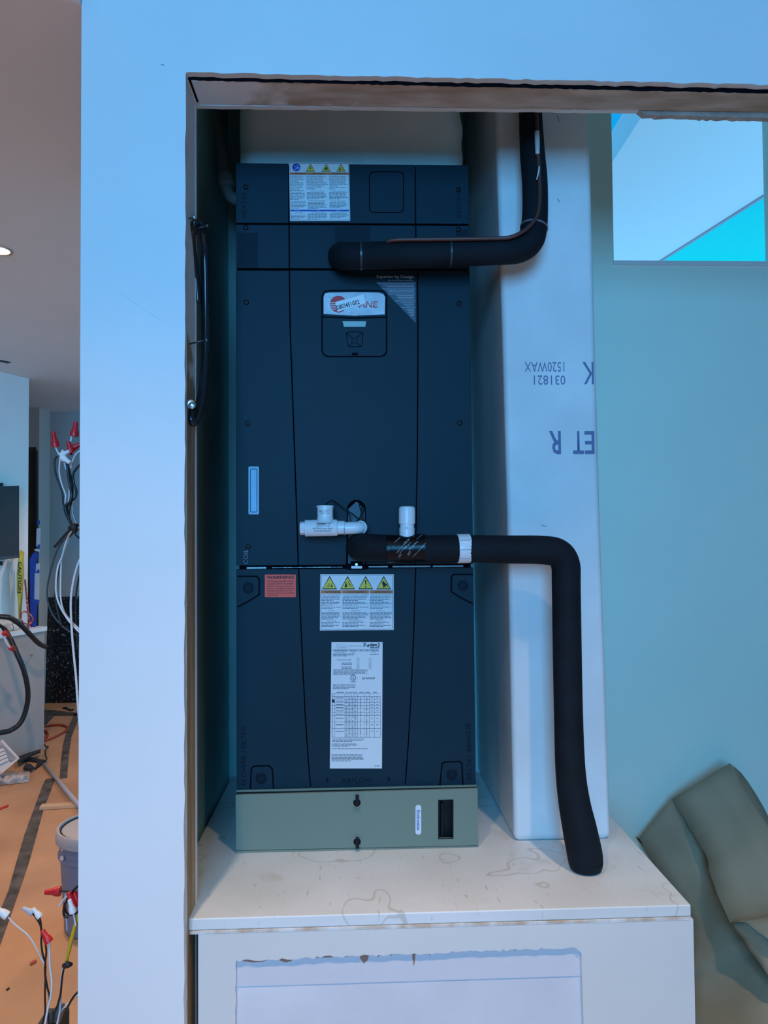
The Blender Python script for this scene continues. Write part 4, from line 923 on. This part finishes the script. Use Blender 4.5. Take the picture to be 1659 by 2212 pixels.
# ================================================================== ADJOINING ROOM at the left
ZC2 = 2.50
G0, G1 = az(0, 1653, 0), az(95, 1618, 0)
hd = (G1-G0).normalized(); hn = Vector((hd.y, -hd.x, 0))             # horizontal along the half wall, facing normal
def hw(x, y, off=0.0): return onp(x, y, G0+hn*off, hn)
HWM2 = mat('half_wall_paint', (0.40, 0.35, 0.32), 0.55, var=0.03, vscale=3, bump=0.08)
zl = hw(88, 1364).z
A0 = G0-hd*2.2; A1 = G1
S(prism('wall_half', [A0, A1, A1+Vector((0, 0, zl)), A0+Vector((0, 0, zl))], -hn*0.30, HWM2), 'low half wall with a ledge in the adjoining room')
S(prism('trim_5', [A0+Vector((0, 0, zl+0.0005))+hn*0.012, A1+Vector((0, 0, zl+0.0005))+hn*0.012+hd*0.01, A1+Vector((0, 0, zl+0.028))+hn*0.012+hd*0.01, A0+Vector((0, 0, zl+0.028))+hn*0.012], -hn*0.312, WHITE), 'white ledge on top of the half wall')
zL = zl+0.0285
OFFW = -0.16
B1 = hw(61, 1100, OFFW); B1.z = 0; B0 = B1-hd*2.6
S(prism('wall_room', [B0+Vector((0, 0, zL)), B1+Vector((0, 0, zL)), B1+Vector((0, 0, ZC2-0.001)), B0+Vector((0, 0, ZC2-0.001))], -hn*0.12, WHITE), 'white wall above the half wall')
def rw(x, y, off=0.0): return onp(x, y, B1+hn*off, hn)
YFAR = 6.52
S(box('wall_far', -4.6, 0.2, YFAR, YFAR+0.1, 0, ZC2, mat('far_paint', (0.42, 0.45, 0.47), 0.6)), 'grey-blue far wall')
cxf = at(90, 1000, 6.35).x
S(box('wall_far_return', -4.6, cxf, 6.30, YFAR-0.001, 0, ZC2, mat('far_return_paint', (0.55, 0.50, 0.48), 0.6)))
dr = S(pp('door_1', [(40, 966), (78, 966), (80, 1420), (40, 1420)], 6.296, 0.004, mat('dark_wood', (0.07, 0.042, 0.030), 0.6, var=0.3, vscale=3)), 'dark brown doorway in the far wall')
pp('door_frame', [(75, 980), (79, 972), (81, 1420), (77, 1420)], 6.27, 0.025, mat('frame_dark', (0.03, 0.03, 0.04), 0.5), dr)
# recessed light
LC = az(-4, 540, ZC2)
rlg = thing('recessed_light', LC, 'small warm glowing recessed ceiling light nearest the slot diffuser', 'ceiling light', 'recessed ceiling lights')
lathe('trim_ring', [(0.052, -0.002), (0.052, 0.001), (0.043, 0.004), (0.041, 0.0015)], LC-Vector((0, 0, 0.0045)), (0, 0, 1), mat('trim_tan', (0.50, 0.36, 0.28), 0.5), rlg, 32, caps=False)
lathe('lens', [(0.0405, 0), (0.0405, 0.002), (0.001, 0.002)], LC-Vector((0, 0, 0.0035)), (0, 0, 1), mat('lamp_glow', (1, 0.95, 0.8), 0.4, emit=(1.0, 0.86, 0.56), es=3.0), rlg, 32)
spot('recessed_light_beam', LC-Vector((0, 0, 0.02)), 115, WARM, 122, 0.4)
for lx_, ly_, lab_ in ((-1.0, 5.3, 'added unseen ceiling light near the far wall'), (-2.3, 1.9, 'added unseen ceiling light beside the opening')):  # two unseen downlights added to brighten the floor of this room
    c_ = Vector((lx_, ly_, ZC2)); o_ = thing('recessed_light', c_, lab_, 'ceiling light', 'recessed ceiling lights')
    lathe('trim_ring', [(0.052, -0.002), (0.052, 0.001), (0.043, 0.004), (0.041, 0.0015)], c_-Vector((0, 0, 0.0045)), (0, 0, 1), mat('trim_tan', (0.50, 0.36, 0.28), 0.5), o_, 32, caps=False)
    lathe('lens', [(0.0405, 0), (0.0405, 0.002), (0.001, 0.002)], c_-Vector((0, 0, 0.0035)), (0, 0, 1), MATS['lamp_glow'], o_, 32)
    spot('recessed_light_beam', c_-Vector((0, 0, 0.02)), 60, WARM, 122, 0.4)
# slot diffuser
V0 = az(-20, 775, ZC2); V1 = az(20, 783, ZC2)
dv = (V1-V0).normalized(); nv = Vector((-dv.y, dv.x, 0))*0.02
tag(prism('slot_diffuser', [V0-Vector((0, 0, 0.004))-nv, V1-Vector((0, 0, 0.004))-nv, V1-Vector((0, 0, 0.004))+nv, V0-Vector((0, 0, 0.004))+nv], (0, 0, 0.0035), BLACK), 'thin black slot air diffuser in the ceiling', 'vent')
# black wall cabinet
def slab(name, px, fn, off, thick, m, par=None):
    return prism(name, [fn(x, y, off) for x, y in px], -hn*thick, m, par)
bcab = thing('wall_cabinet', rw(20, 1208, 0.05), 'flat black cabinet hung on the white wall above the half wall', 'cabinet')
bo = slab('body', [(-60, 1053), (42, 1049), (42, 1204), (-60, 1215)], rw, 0.10, 0.099, mat('cabinet_black', (0.018, 0.018, 0.024), 0.55), bcab); bevel(bo, 0.004)
slab('top_clip', [(-20, 1044), (7, 1043), (7, 1050), (-20, 1051)], rw, 0.08, 0.05, BLACK, bcab)
slab('bottom_edge', [(-60, 1207), (42, 1199), (42, 1205), (-60, 1216)], rw, 0.104, 0.004, mat('cabinet_lip', (0.05, 0.05, 0.06), 0.5), bcab)
slab('foot', [(-20, 1214), (6, 1212), (6, 1221), (-20, 1223)], rw, 0.09, 0.05, BLACK, bcab)
# caution tape hanging from the cabinet
def ribbon(name, pts, m, par=None, th=0.0008):
    bm = bmesh.new(); L = []
    for (a, c) in pts: L.append((bm.verts.new(a), bm.verts.new(c)))
    for p, q_ in zip(L, L[1:]): bm.faces.new((p[0], p[1], q_[1], q_[0]))
    o = bm_obj(name, bm, m, par, True); s_ = o.modifiers.new('solid', 'SOLIDIFY'); s_.thickness = th; return o
ct = thing('caution_tape', rw(45, 1340, 0.07), 'twisted yellow caution tape hanging below the black cabinet', 'tape')
CY = mat('caution_yellow', (0.62, 0.50, 0.05), 0.45)
ribbon('ribbon', [(rw(43, 1188, 0.06), rw(52, 1192, 0.06)), (rw(38, 1215, 0.07), rw(51, 1213, 0.07)), (rw(36, 1240, 0.07), rw(52, 1240, 0.07)), (rw(36, 1278, 0.075), rw(49, 1278, 0.06)), (rw(39, 1300, 0.07), rw(48, 1298, 0.05)), (rw(40, 1340, 0.06), rw(45, 1340, 0.05))], CY, ct)
o_ = rw(39.5, 1213, 0.078); ux_ = Vector((0, 0, -1)); 
text3('lettering', 'CAUTION', o_, ux_, hd, 12*0.0032, INK, ct, off=0.001, wfit=(rw(39.5, 1213, 0.078)-rw(39.5, 1281, 0.078)).length)
# blue and white tape strips at the wall end
bs = thing('tape_strip', rw(75, 1355, 0.02), 'blue painter tape strip with white backing hanging at the wall end', 'tape')
PB = mat('painter_blue', (0.015, 0.07, 0.42), 0.5)
YB = at(75, 1280, 5.05).y
pp('blue_strip', [(64, 1208), (72, 1194), (79, 1192), (78, 1240), (80, 1300), (77, 1362), (66, 1355)], YB, 0.004, PB, bs)
WS = mat('backing_white', (0.62, 0.63, 0.66), 0.5)
for k, (x0, y0, x1, y1) in enumerate(((79, 1140, 87, 1182), (75, 1184, 86, 1192), (78, 1216, 86, 1236), (75, 1236, 85, 1296))):
    pp('backing', [(x0, y0+2), (x1, y0), (x1-1, y1), (x0-1, y1-2)], YB-0.006, 0.003, WS, bs)
for x0, y0, x1, y1 in ((80, 1124, 86, 1133), (81, 1176, 86, 1186), (76, 1198, 84, 1206), (80, 1230, 85, 1238), (80, 1296, 85, 1303)):
    pp('tape_piece', [(x0, y0+1), (x1, y0), (x1, y1), (x0, y1)], YB-0.010, 0.002, PB, bs)
# red and white cord on the ledge
rc = thing('string_loop', hw(60, 1350, -0.02), 'thin red and white string looped beside the caution tape', 'string')
RCM = mat('cord_red', (0.48, 0.03, 0.03), 0.5, col2=(0.62, 0.40, 0.38), vscale=60, lo=0.52, hi=0.60)
def hwp(l): return [hw(x, y, o) for x, y, o in l]
tube('cord', hwp([(54, 1252, -0.10), (57, 1285, -0.08), (60, 1320, -0.06), (63, 1345, -0.05), (57, 1348, -0.04), (47, 1341, -0.03), (46, 1326, -0.03), (55, 1321, -0.03), (66, 1328, -0.03), (71, 1337, -0.03), (67, 1345, -0.03), (58, 1352, -0.03)]), 0.0055, RCM, rc, n=6)
tube('cord', hwp([(60, 1300, -0.08), (62, 1325, -0.06), (65, 1345, -0.05), (60, 1356, -0.03), (66, 1358, -0.03), (72, 1360, -0.03)]), 0.0045, mat('cord_dark_red', (0.30, 0.01, 0.01), 0.5), rc, n=6)
# clutter on the ledge
def ledge(x, y, o=-0.06):
    p = hw(x, y, o); return Vector((p.x, p.y, zL))
for x0, x1, r, lab in ((-3, 33, 0.032, 'fat white paper roll at the left end of the ledge'), (14, 31, 0.021, 'short white roll in front of the fat roll on the ledge'), (30, 47, 0.022, 'off-white crumpled roll on the ledge beside the red cord')):
    a, c = ledge(x0, 1358), ledge(x1, 1356); a.z += r; c.z += r; off_ = {0.032: -0.10, 0.021: 0.04, 0.022: -0.06}[r]
    a += hn*off_*0.5; c += hn*off_*0.5
    o = thing('paper_roll', (a+c)/2-Vector((0, 0, r)), lab, 'roll', 'rolls on the ledge')
    d = c-a
    lathe('roll', [(r*0.5, 0), (r*0.97, 0.0), (r, 0.004), (r, d.length-0.004), (r*0.97, d.length), (r*0.5, d.length), (r*0.45, d.length-0.006)], a, d, mat('roll_white', (0.66, 0.63, 0.56), 0.7, var=0.08, vscale=30), o, 18)
    ring_tie('band', a+d*0.25, d, r, 0.006, mat('roll_band', (0.10, 0.10, 0.11), 0.6), o, 0.0008)
# black flexible cables in front of the half wall
for lab, l, r in (('black flexible conduit arching from the ledge to the granite panel', [(-170, 1372, -0.04), (-110, 1350, 0.02), (-40, 1330, 0.10), (0, 1332, 0.16), (22, 1335, 0.20), (45, 1350, 0.22), (66, 1372, 0.22), (84, 1390, 0.18), (98, 1397, 0.14)], 0.0155),
                  ('black flexible conduit drooping in a big curve in front of the half wall', [(-60, 1362, -0.04), (-30, 1345, 0.02), (6, 1357, 0.10), (22, 1380, 0.16), (38, 1415, 0.22), (52, 1450, 0.25), (60, 1490, 0.25), (58, 1525, 0.24), (45, 1560, 0.22), (24, 1577, 0.2), (0, 1583, 0.2), (-40, 1592, 0.2), (-90, 1625, 0.18), (-150, 1690, 0.12)], 0.0150)):
    o = tube('flexible_conduit', hwp(l), r, WIREB, None, n=12); tag(o, lab, 'cable', 'black conduits by the half wall')
# white wire ends with red nuts on the half wall
def nut(c, tip, m, par, s=1.0, n=12):
    c, tip = Vector(c), Vector(tip); L = (tip-c).length; r = L*0.30*s
    o = lathe('wire_nut', [(r*0.8, 0), (r, 0.02*L), (r*1.02, 0.22*L), (r*0.86, 0.42*L), (r*0.66, 0.55*L), (r*0.55, 0.97*L), (r*0.42, L), (r*0.1, L)], c, tip-c, m, par, n)
    return o
we = thing('wire_tail', hw(20, 1385, 0.1), 'short white wire tail with small red nuts beside the drooping conduit', 'wire')
tube('wire', hwp([(0, 1358, 0.30), (8, 1375, 0.31), (16, 1392, 0.32), (24, 1401, 0.32)]), 0.005, WIREW, we, n=6)
nut(hw(22, 1398, 0.32), hw(29, 1406, 0.32), REDNUT, we, 1.3); nut(hw(8, 1366, 0.32), hw(17, 1374, 0.32), REDNUT, we, 1.3)
tag(tube('screw_stub', [hw(69, 1416, 0.0), hw(70, 1413, 0.03)], 0.004, STEEL, None, n=8), 'small metal screw stub in the half wall', 'screw')
# granite slab leaning at the far wall
GR = mat('granite', (0.005, 0.007, 0.011), 0.2, col2=(0.34, 0.40, 0.46), vscale=62, lo=0.60, hi=0.70)
gp = [at(96, 1291, 6.49), at(180, 1288, 6.49), at(180, 1508, 6.44), at(97, 1516, 6.44)]; gp[2].z = gp[3].z = 0.004
tag(prism('granite_slab', gp, (0, 0.02, 0), GR), 'dark speckled granite slab leaning on the far wall', 'slab')
# bucket
bc = az(189, 2031, 0.0); bk = thing('bucket', (bc.x, bc.y+0.12, 0), 'grey-blue plastic bucket with a lid standing behind the wall end', 'bucket')
BK = mat('bucket_plastic', (0.17, 0.20, 0.27), 0.45, var=0.08, vscale=6); BKL = mat('bucket_lid', (0.40, 0.38, 0.38), 0.5, var=0.06)
bo_ = (bc.x+0.005, bc.y+0.12, 0.001)
lathe('body', [(0.118, 0), (0.124, 0.004), (0.138, 0.25), (0.139, 0.26), (0.146, 0.262), (0.146, 0.272), (0.140, 0.275), (0.143, 0.335)], bo_, (0, 0, 1), BK, bk, 40)
lathe('lid', [(0.144, 0.318), (0.1535, 0.318), (0.155, 0.330), (0.1535, 0.352), (0.150, 0.358), (0.143, 0.358), (0.141, 0.350), (0.001, 0.350)], bo_, (0, 0, 1), BKL, bk, 40)
lathe('lid_groove', [(0.1385, 0.3505), (0.1385, 0.3535), (0.134, 0.3535), (0.134, 0.3505)], bo_, (0, 0, 1), BLACK, bk, 40, caps=False)
def on_b(x, y, r):                                               # point on the bucket side
    d = ray(x, y); o2 = EYE-Vector(bo_); a = d.x**2+d.y**2; b2 = 2*(o2.x*d.x+o2.y*d.y); c2 = o2.x**2+o2.y**2-r*r
    t_ = (-b2-math.sqrt(max(0, b2*b2-4*a*c2)))/(2*a); return EYE+d*t_
for nm, pxs in (('paint_splash', [(130, 1850), (136, 1848), (138, 1856), (134, 1860), (129, 1858)]), ('paint_splash', [(131, 1826), (134, 1832), (137, 1838), (132, 1838)])):
    bm = bmesh.new(); bm.faces.new([bm.verts.new(on_b(x, y, 0.147)) for x, y in pxs]); bm_obj(nm, bm, WIREW, bk)
# floor tape, stick, pole, cords and scraps
def flat(name, px, m, h=0.002, par=None, z0=0.0012):
    return prism(name, [az(x, y, z0) for x, y in px], (0, 0, h), m, par)
TP = mat('floor_tape', (0.085, 0.072, 0.058), 0.6, var=0.5, vscale=14, bump=0.2, bscale=30)
tag(flat('floor_tape', [(99, 1683), (119, 1681), (113, 1700), (95, 1745), (80, 1800), (62, 1865), (43, 1920), (24, 1975), (0, 2042), (-30, 2110), (-30, 2020), (0, 1968), (18, 1925), (36, 1860), (54, 1800), (78, 1735), (90, 1702)], TP), 'long dark tape strip running down the papered floor', 'tape')
tag(flat('floor_tape', [(160, 1543), (172, 1541), (165, 1565), (155, 1590), (150, 1620), (147, 1650), (145, 1680), (129, 1682), (131, 1650), (136, 1610), (144, 1578), (154, 1558)], TP), 'short dark tape strip near the far wall', 'tape')
tag(flat('floor_tape', [(94, 1533), (120, 1535), (172, 1541), (172, 1546), (118, 1546), (108, 1556), (98, 1568), (94, 1568)], TP), 'dark tape crossing the floor by the half wall corner', 'tape')
SC = mat('scrap_black', (0.012, 0.012, 0.014), 0.6)
tag(flat('dark_scrap', [(135, 1531), (142, 1529), (147, 1532), (153, 1535), (158, 1533), (159, 1535), (152, 1537), (145, 1533)], SC, 0.01), 'small dark scrap in front of the granite slab', 'scrap')
a, c = az(86, 1749, 0.0), az(175, 1741, 0.0)
st = prism('wood_stick', [az(85, 1750, 0.002), az(180, 1744, 0.002), az(180, 1737, 0.002), az(91, 1742, 0.002)], (0, 0, 0.014), mat('pale_wood', (0.62, 0.40, 0.23), 0.6, var=0.1, stretch=(1, 8, 1)))
tag(st, 'thin pale wooden stick lying across the dark tape strip', 'stick')
tag(tube('grey_rod', [az(96, 1651, 0.012), az(185, 1756, 0.040)], 0.011, mat('rod_grey', (0.42, 0.40, 0.42), 0.5), None, n=10), 'slim grey rod lying on the floor toward the bucket', 'rod')
OC = mat('cord_orange', (0.36, 0.045, 0.018), 0.5)
tag(tube('orange_cord', [az(x, y, 0.009) for x, y in ((80, 1576), (96, 1569), (120, 1566), (138, 1567), (146, 1573), (140, 1580), (122, 1590), (106, 1597), (92, 1600))], 0.008, OC, None, n=8), 'red orange extension cord loop on the floor behind the half wall', 'cord')
tag(tube('orange_cord', [az(x, y, 0.009) for x, y in ((84, 1577), (98, 1579), (103, 1585), (101, 1592), (94, 1598))], 0.008, OC, None, n=8), 'small inner loop of red orange cord at the half wall corner', 'cord')
tag(flat('red_scrap', [(-3, 1748), (10, 1743), (16, 1740), (17, 1738), (19, 1741), (16, 1744), (8, 1746), (-3, 1752)], DRED, 0.006), 'short dark red scrap at the left edge of the floor', 'scrap')
tag(flat('red_scrap', [(64, 2083), (70, 2078), (77, 2075), (79, 2078), (74, 2082), (66, 2086)], mat('scrap_red', (0.42, 0.07, 0.04), 0.6), 0.004), 'small red scrap on the paper floor near the wires', 'scrap')
tag(flat('dark_scrap', [(13, 2139), (20, 2134), (21, 2136), (15, 2140)], SC, 0.003), 'tiny dark chip on the paper floor', 'scrap')
# tray, plastic film and black scraps by the half wall
tr = thing('white_tray', az(-10, 1680, 0), 'tilted white plastic tray with inner ribs by the half wall', 'tray')
TRM = mat('tray_white', (0.66, 0.56, 0.50), 0.5)
def tz(x, y, dz=0.0):                                            # plane leaning back on the half wall
    d = ray(x, y); p0 = az(20, 1690, 0.0)+hn*0.02; nn = (hn*0.80+Vector((0, 0, 0.60))).normalized()
    p = EYE+d*((p0+nn*dz-EYE).dot(nn)/d.dot(nn)); return p
TN = (hn*0.80+Vector((0, 0, 0.60))).normalized()
prism('base', [tz(-45, 1640), tz(0, 1604), tz(36, 1643), tz(-6, 1677), tz(-45, 1690)], TN*0.008, TRM, tr)
for pz in (((0, 1601), (38, 1642), (35, 1645), (-3, 1605)), ((38, 1642), (0, 1674), (-2, 1669), (33, 1642))):
    prism('rim', [tz(x, y, 0.0085) for x, y in pz], TN*0.02, TRM, tr)
prism('inner_strip', [tz(x, y, 0.0085) for x, y in ((-4, 1612), (2, 1612), (28, 1642), (22, 1646))], TN*0.008, mat('tray_shade', (0.28, 0.27, 0.33), 0.5), tr)
for k in range(4): prism('rib', [tz(x, y, 0.0085) for x, y in ((-8, 1622+k*9), (4+k*3, 1618+k*7), (8+k*3, 1623+k*7), (-8, 1629+k*9))], TN*0.012, TRM, tr)
FILMM = mat('plastic_film', (0.62, 0.55, 0.50), 0.15, var=0.15, vscale=10, bump=1.0, bscale=25, alpha=0.75)
R9 = random.Random(31); bm = bmesh.new(); gv = []
for j in range(5):
    gv.append([bm.verts.new(az(-15+i*7.2, 1698-j*6+ (-0.12)*(i*7.2)+R9.uniform(-1, 1), 0.004+ (0.05 if j in (2, 3) else 0.02)*R9.uniform(0.3, 1)*(1 if 0 < j < 4 else 0))) for i in range(12)])
for a, c in zip(gv, gv[1:]):
    for i in range(11): bm.faces.new((a[i], a[i+1], c[i+1], c[i]))
pf_ = bm_obj('plastic_film', bm, FILMM, None, True); tag(pf_, 'crumpled clear plastic film lying in front of the tray', 'film')
for k, (pxs, lab) in enumerate((([(40, 1646), (55, 1638), (75, 1641), (100, 1646), (88, 1655), (75, 1664), (82, 1648), (60, 1645)], 'folded black strip on the floor beyond the tray'),
                 ([(50, 1662), (56, 1653), (66, 1654), (75, 1662), (62, 1665)], 'black rounded scrap between tray and rod'),
                 ([(36, 1640), (55, 1632), (88, 1622), (88, 1626), (60, 1638), (40, 1650)], 'dark strip along the foot of the half wall'))):
    tag(flat('black_strip', pxs, SC, 0.012, z0=0.0015+0.014*k), lab, 'scrap')
tag(tube('dark_wire', [az(x, y, 0.03) for x, y in ((96, 1609), (100, 1613), (104, 1613), (98, 1622), (99, 1634), (101, 1640), (96, 1645))], 0.005, SC, None, n=6), 'kinked dark wire at the corner of the half wall', 'wire')

# ================================================================== WIRES at the wall end
ub = thing('wire_bundle', at(165, 1140, 1.585), 'upper bundle of black and white wires with red and white wire nuts', 'wire')
def wire(l, r, m, par, Y=1.58, n=6):
    return tube('wire', [at(q_[0], q_[1], q_[2] if len(q_) > 2 else Y) for q_ in l], r, m, par, n=n)
kk = 1.58/FPX
wire([(125, 986), (120, 990), (118, 1003), (120, 1022), (128, 1045), (135, 1066), (137, 1090), (143, 1112), (155, 1136)], 2.0*kk, WIREB, ub)
wire([(131, 986), (129, 1000), (128, 1020), (133, 1045), (141, 1066), (142, 1075), (140, 1092), (146, 1115), (156, 1138)], 1.8*kk, WIREW, ub, 1.585)
wire([(145, 1002), (148, 1030), (152, 1055), (155, 1072), (150, 1085), (142, 1093), (144, 1110), (156, 1136)], 2.6*kk, WIREB, ub, 1.575)
wire([(146, 1004), (153, 1030), (157, 1055), (155, 1080), (150, 1100), (150, 1118), (160, 1140)], 2.2*kk, WIREB, ub, 1.59)
wire([(178, 1000), (167, 1010), (158, 1025), (160, 1045), (165, 1060), (162, 1076), (150, 1085), (144, 1100), (150, 1122), (158, 1138)], 2.4*kk, WIREB, ub, 1.583)
wire([(139, 1000), (142, 1010), (143, 1014)], 2.0*kk, WIREW, ub); wire([(148, 1002), (150, 1040), (149, 1075), (146, 1100), (155, 1138)], 1.4*kk, WIREW, ub, 1.592)
wire([(176, 972), (165, 980), (157, 995), (153, 1012)], 1.8*kk, WIREW, ub); wire([(156, 1085), (157, 1110), (165, 1132)], 0.8*kk, WIREW, ub, 1.59)
wire([(120, 966), (124, 975), (128, 983)], 1.9*kk, WIREW, ub); wire([(155, 942), (153, 952), (150, 962)], 2.2*kk, WIREW, ub)
nut(at(120, 966, 1.58), at(115, 932, 1.58), REDNUT, ub, 0.82); nut(at(160, 943, 1.58), at(164, 911, 1.58), REDNUT, ub, 0.92)
nut(at(154, 978, 1.575), at(147, 953, 1.57), REDNUT, ub, 0.95); nut(at(152, 970, 1.59), at(178, 958, 1.59), REDNUT, ub, 1.0); nut(at(150, 982, 1.60), at(158, 962, 1.6), REDNUT, ub, 0.9)
nut(at(132, 984, 1.573), at(150, 974, 1.568), WHTNUT, ub, 1.0); nut(at(132, 983, 1.578), at(136, 972, 1.575), WHTNUT, ub, 1.2); nut(at(133, 987, 1.566), at(152, 1000, 1.562), WHTNUT, ub, 1.05)
tube('zip_tie', [at(150, 1141, 1.565), at(158, 1138, 1.563), at(168, 1134, 1.57)], [0.005, 0.006, 0.004], SC, ub, n=6, k=2)
tube('zip_tie', [at(158, 1134, 1.57), at(160, 1140, 1.562), at(163, 1148, 1.57)], [0.006, 0.0075, 0.005], SC, ub, n=6, k=2)
wire([(153, 1143), (140, 1156), (128, 1170), (117, 1182)], 3.0*kk, WIREB, ub, 1.57)
wire([(172, 1143), (158, 1146), (140, 1164), (125, 1185), (113, 1220), (104, 1258), (102, 1290), (110, 1320), (128, 1346), (150, 1364), (172, 1374)], 1.8*kk, mat('wire_slate', (0.03, 0.045, 0.055), 0.4), ub, 1.60)
wire([(172, 1141), (160, 1143), (148, 1158), (140, 1180), (133, 1205), (125, 1225), (121, 1258), (122, 1285), (130, 1310), (148, 1340), (172, 1366)], 2.1*kk, WIREW, ub, 1.59)
wire([(150, 1160), (141, 1185), (133, 1212), (131, 1250), (131, 1290), (137, 1318), (150, 1338), (172, 1360)], 1.8*kk, WIREW, ub, 1.595)
wire([(165, 1145), (150, 1160), (138, 1190), (128, 1222), (122, 1262), (120, 1292), (126, 1330), (133, 1352)], 2.2*kk, WIREB, ub, 1.597)
wire([(160, 1150), (168, 1160), (180, 1166)], 2.2*kk, WIREB, ub)
wire([(178, 1200), (168, 1220), (158, 1258), (153, 1300), (155, 1360), (159, 1410), (164, 1460), (168, 1520), (172, 1570)], 2.4*kk, WIREW, ub, 1.58)
wire([(178, 1225), (170, 1250), (164, 1290), (163, 1330), (166, 1380), (172, 1420)], 1.8*kk, WIREB, ub, 1.60)
box('junction_box', Xl-0.015, Xl-0.0005, 1.562, 1.612, 1.33, 1.62, mat('box_blue', (0.03, 0.08, 0.25), 0.5), ub)
lb = thing('wire_bundle', at(110, 2205, 1.6), 'lower bundle of loose black and white wires rising from a floor box', 'wire')
wire([(18, 1981), (30, 1995), (45, 2007), (60, 2020), (74, 2040), (88, 2068), (96, 2084), (99, 2110), (104, 2140), (106, 2165), (100, 2195), (94, 2225)], 1.6*kk, WIREW, lb)
wire([(70, 1972), (78, 1983), (86, 1996), (90, 2012), (89, 2035), (92, 2060), (98, 2082), (98, 2110), (97, 2150), (97, 2190), (86, 2225)], 1.9*kk, WIREB, lb, 1.585)
wire([(85, 1981), (88, 1993), (90, 2015), (97, 2035), (100, 2055), (98, 2078), (97, 2100), (101, 2128), (107, 2155), (103, 2185), (108, 2225)], 1.9*kk, WIREB, lb, 1.575)
wire([(106, 2035), (107, 2060), (108, 2090), (112, 2120), (110, 2150), (103, 2180), (98, 2210), (96, 2230)], 2.3*kk, WIREW, lb, 1.57)
nut(at(17, 1979, 1.58), at(-14, 1958, 1.58), WHTNUT, lb, 0.8); nut(at(72, 1972, 1.585), at(49, 1961, 1.585), mat('grey_nut', (0.45, 0.46, 0.52), 0.4), lb, 0.95); nut(at(87, 1981, 1.575), at(71, 1962, 1.575), WHTNUT, lb, 0.95)
nut(at(107, 2036, 1.568), at(91, 2009, 1.572), REDNUT, lb, 1.0)
nut(at(131, 1925, 1.60), at(97, 1927, 1.60), REDNUT, lb, 1.0); wire([(130, 1924), (142, 1925), (160, 1926)], 2.4*kk, WIREB, lb, 1.60)
nut(at(158, 1958, 1.575), at(148, 1928, 1.575), REDNUT, lb, 0.0+0.9); nut(at(168, 1955, 1.59), at(160, 1925, 1.59), REDNUT, lb, 1.1)
nut(at(158, 1972, 1.565), at(150, 1943, 1.565), WHTNUT, lb, 0.85); wire([(158, 1972), (161, 1985), (164, 2000)], 1.8*kk, WIREW, lb, 1.565)
wire([(176, 1908), (160, 1922), (146, 1942), (138, 1962), (139, 1978), (148, 1982)], 2.6*kk, WIREB, lb, 1.585)
wire([(176, 1912), (158, 1924), (142, 1938), (126, 1958)], 1.8*kk, WIREW, lb, 1.59); wire([(141, 1930), (141, 1960), (144, 1990), (145, 2010)], 1.3*kk, WIREW, lb, 1.605)
wire([(176, 1962), (162, 1974), (150, 1976), (142, 1968), (140, 1950)], 2.2*kk, WIREB, lb, 1.6)
tube('yellow_sleeve', [at(170, 1975, 1.575), at(162, 2002, 1.575), at(152, 2040, 1.575), at(144, 2077, 1.575)], [3.6*kk, 4.2*kk, 4.0*kk, 2.6*kk], mat('sleeve_yellow', (0.60, 0.38, 0.02), 0.45), lb, n=10)
tube('zip_tie', [at(138, 2086, 1.57), at(146, 2084, 1.565), at(156, 2083, 1.57)], [0.005, 0.0065, 0.003], SC, lb, n=6, k=2)
wire([(143, 2078), (138, 2092), (134, 2115), (131, 2145), (124, 2172), (116, 2195), (108, 2230)], 2.1*kk, WIREB, lb, 1.572)
wire([(141, 2080), (135, 2098), (132, 2125), (131, 2160), (128, 2190), (120, 2230)], 2.0*kk, WIREW, lb, 1.58)
wire([(174, 2138), (160, 2152), (148, 2172), (138, 2196), (130, 2230)], 2.4*kk, WIREB, lb, 1.575)
wire([(172, 2146), (150, 2165), (134, 2182), (126, 2200), (118, 2230)], 1.6*kk, WIREW, lb, 1.59)
pp('box_flap', [(104, 2190), (118, 2178), (128, 2168), (139, 2170), (138, 2184), (122, 2203), (104, 2215)], 1.61, 0.004, mat('box_grey', (0.12, 0.12, 0.13), 0.6), lb)
fb = [at(x, y, 1.615) for x, y in ((84, 2225), (132, 2218))]
box('floor_box', fb[0].x, fb[1].x, 1.56, 1.66, 0.001, at(100, 2245, 1.56).z, mat('box_black', (0.02, 0.02, 0.022), 0.6), lb)

for par_, Y_, L_ in SCUFF: scuffs(par_, Y_, L_)

box('junction_box', Xl-0.015, Xl-0.0005, 1.562, 1.612, 0.44, 0.76, mat('box_blue', (0.03, 0.08, 0.25), 0.5), lb)
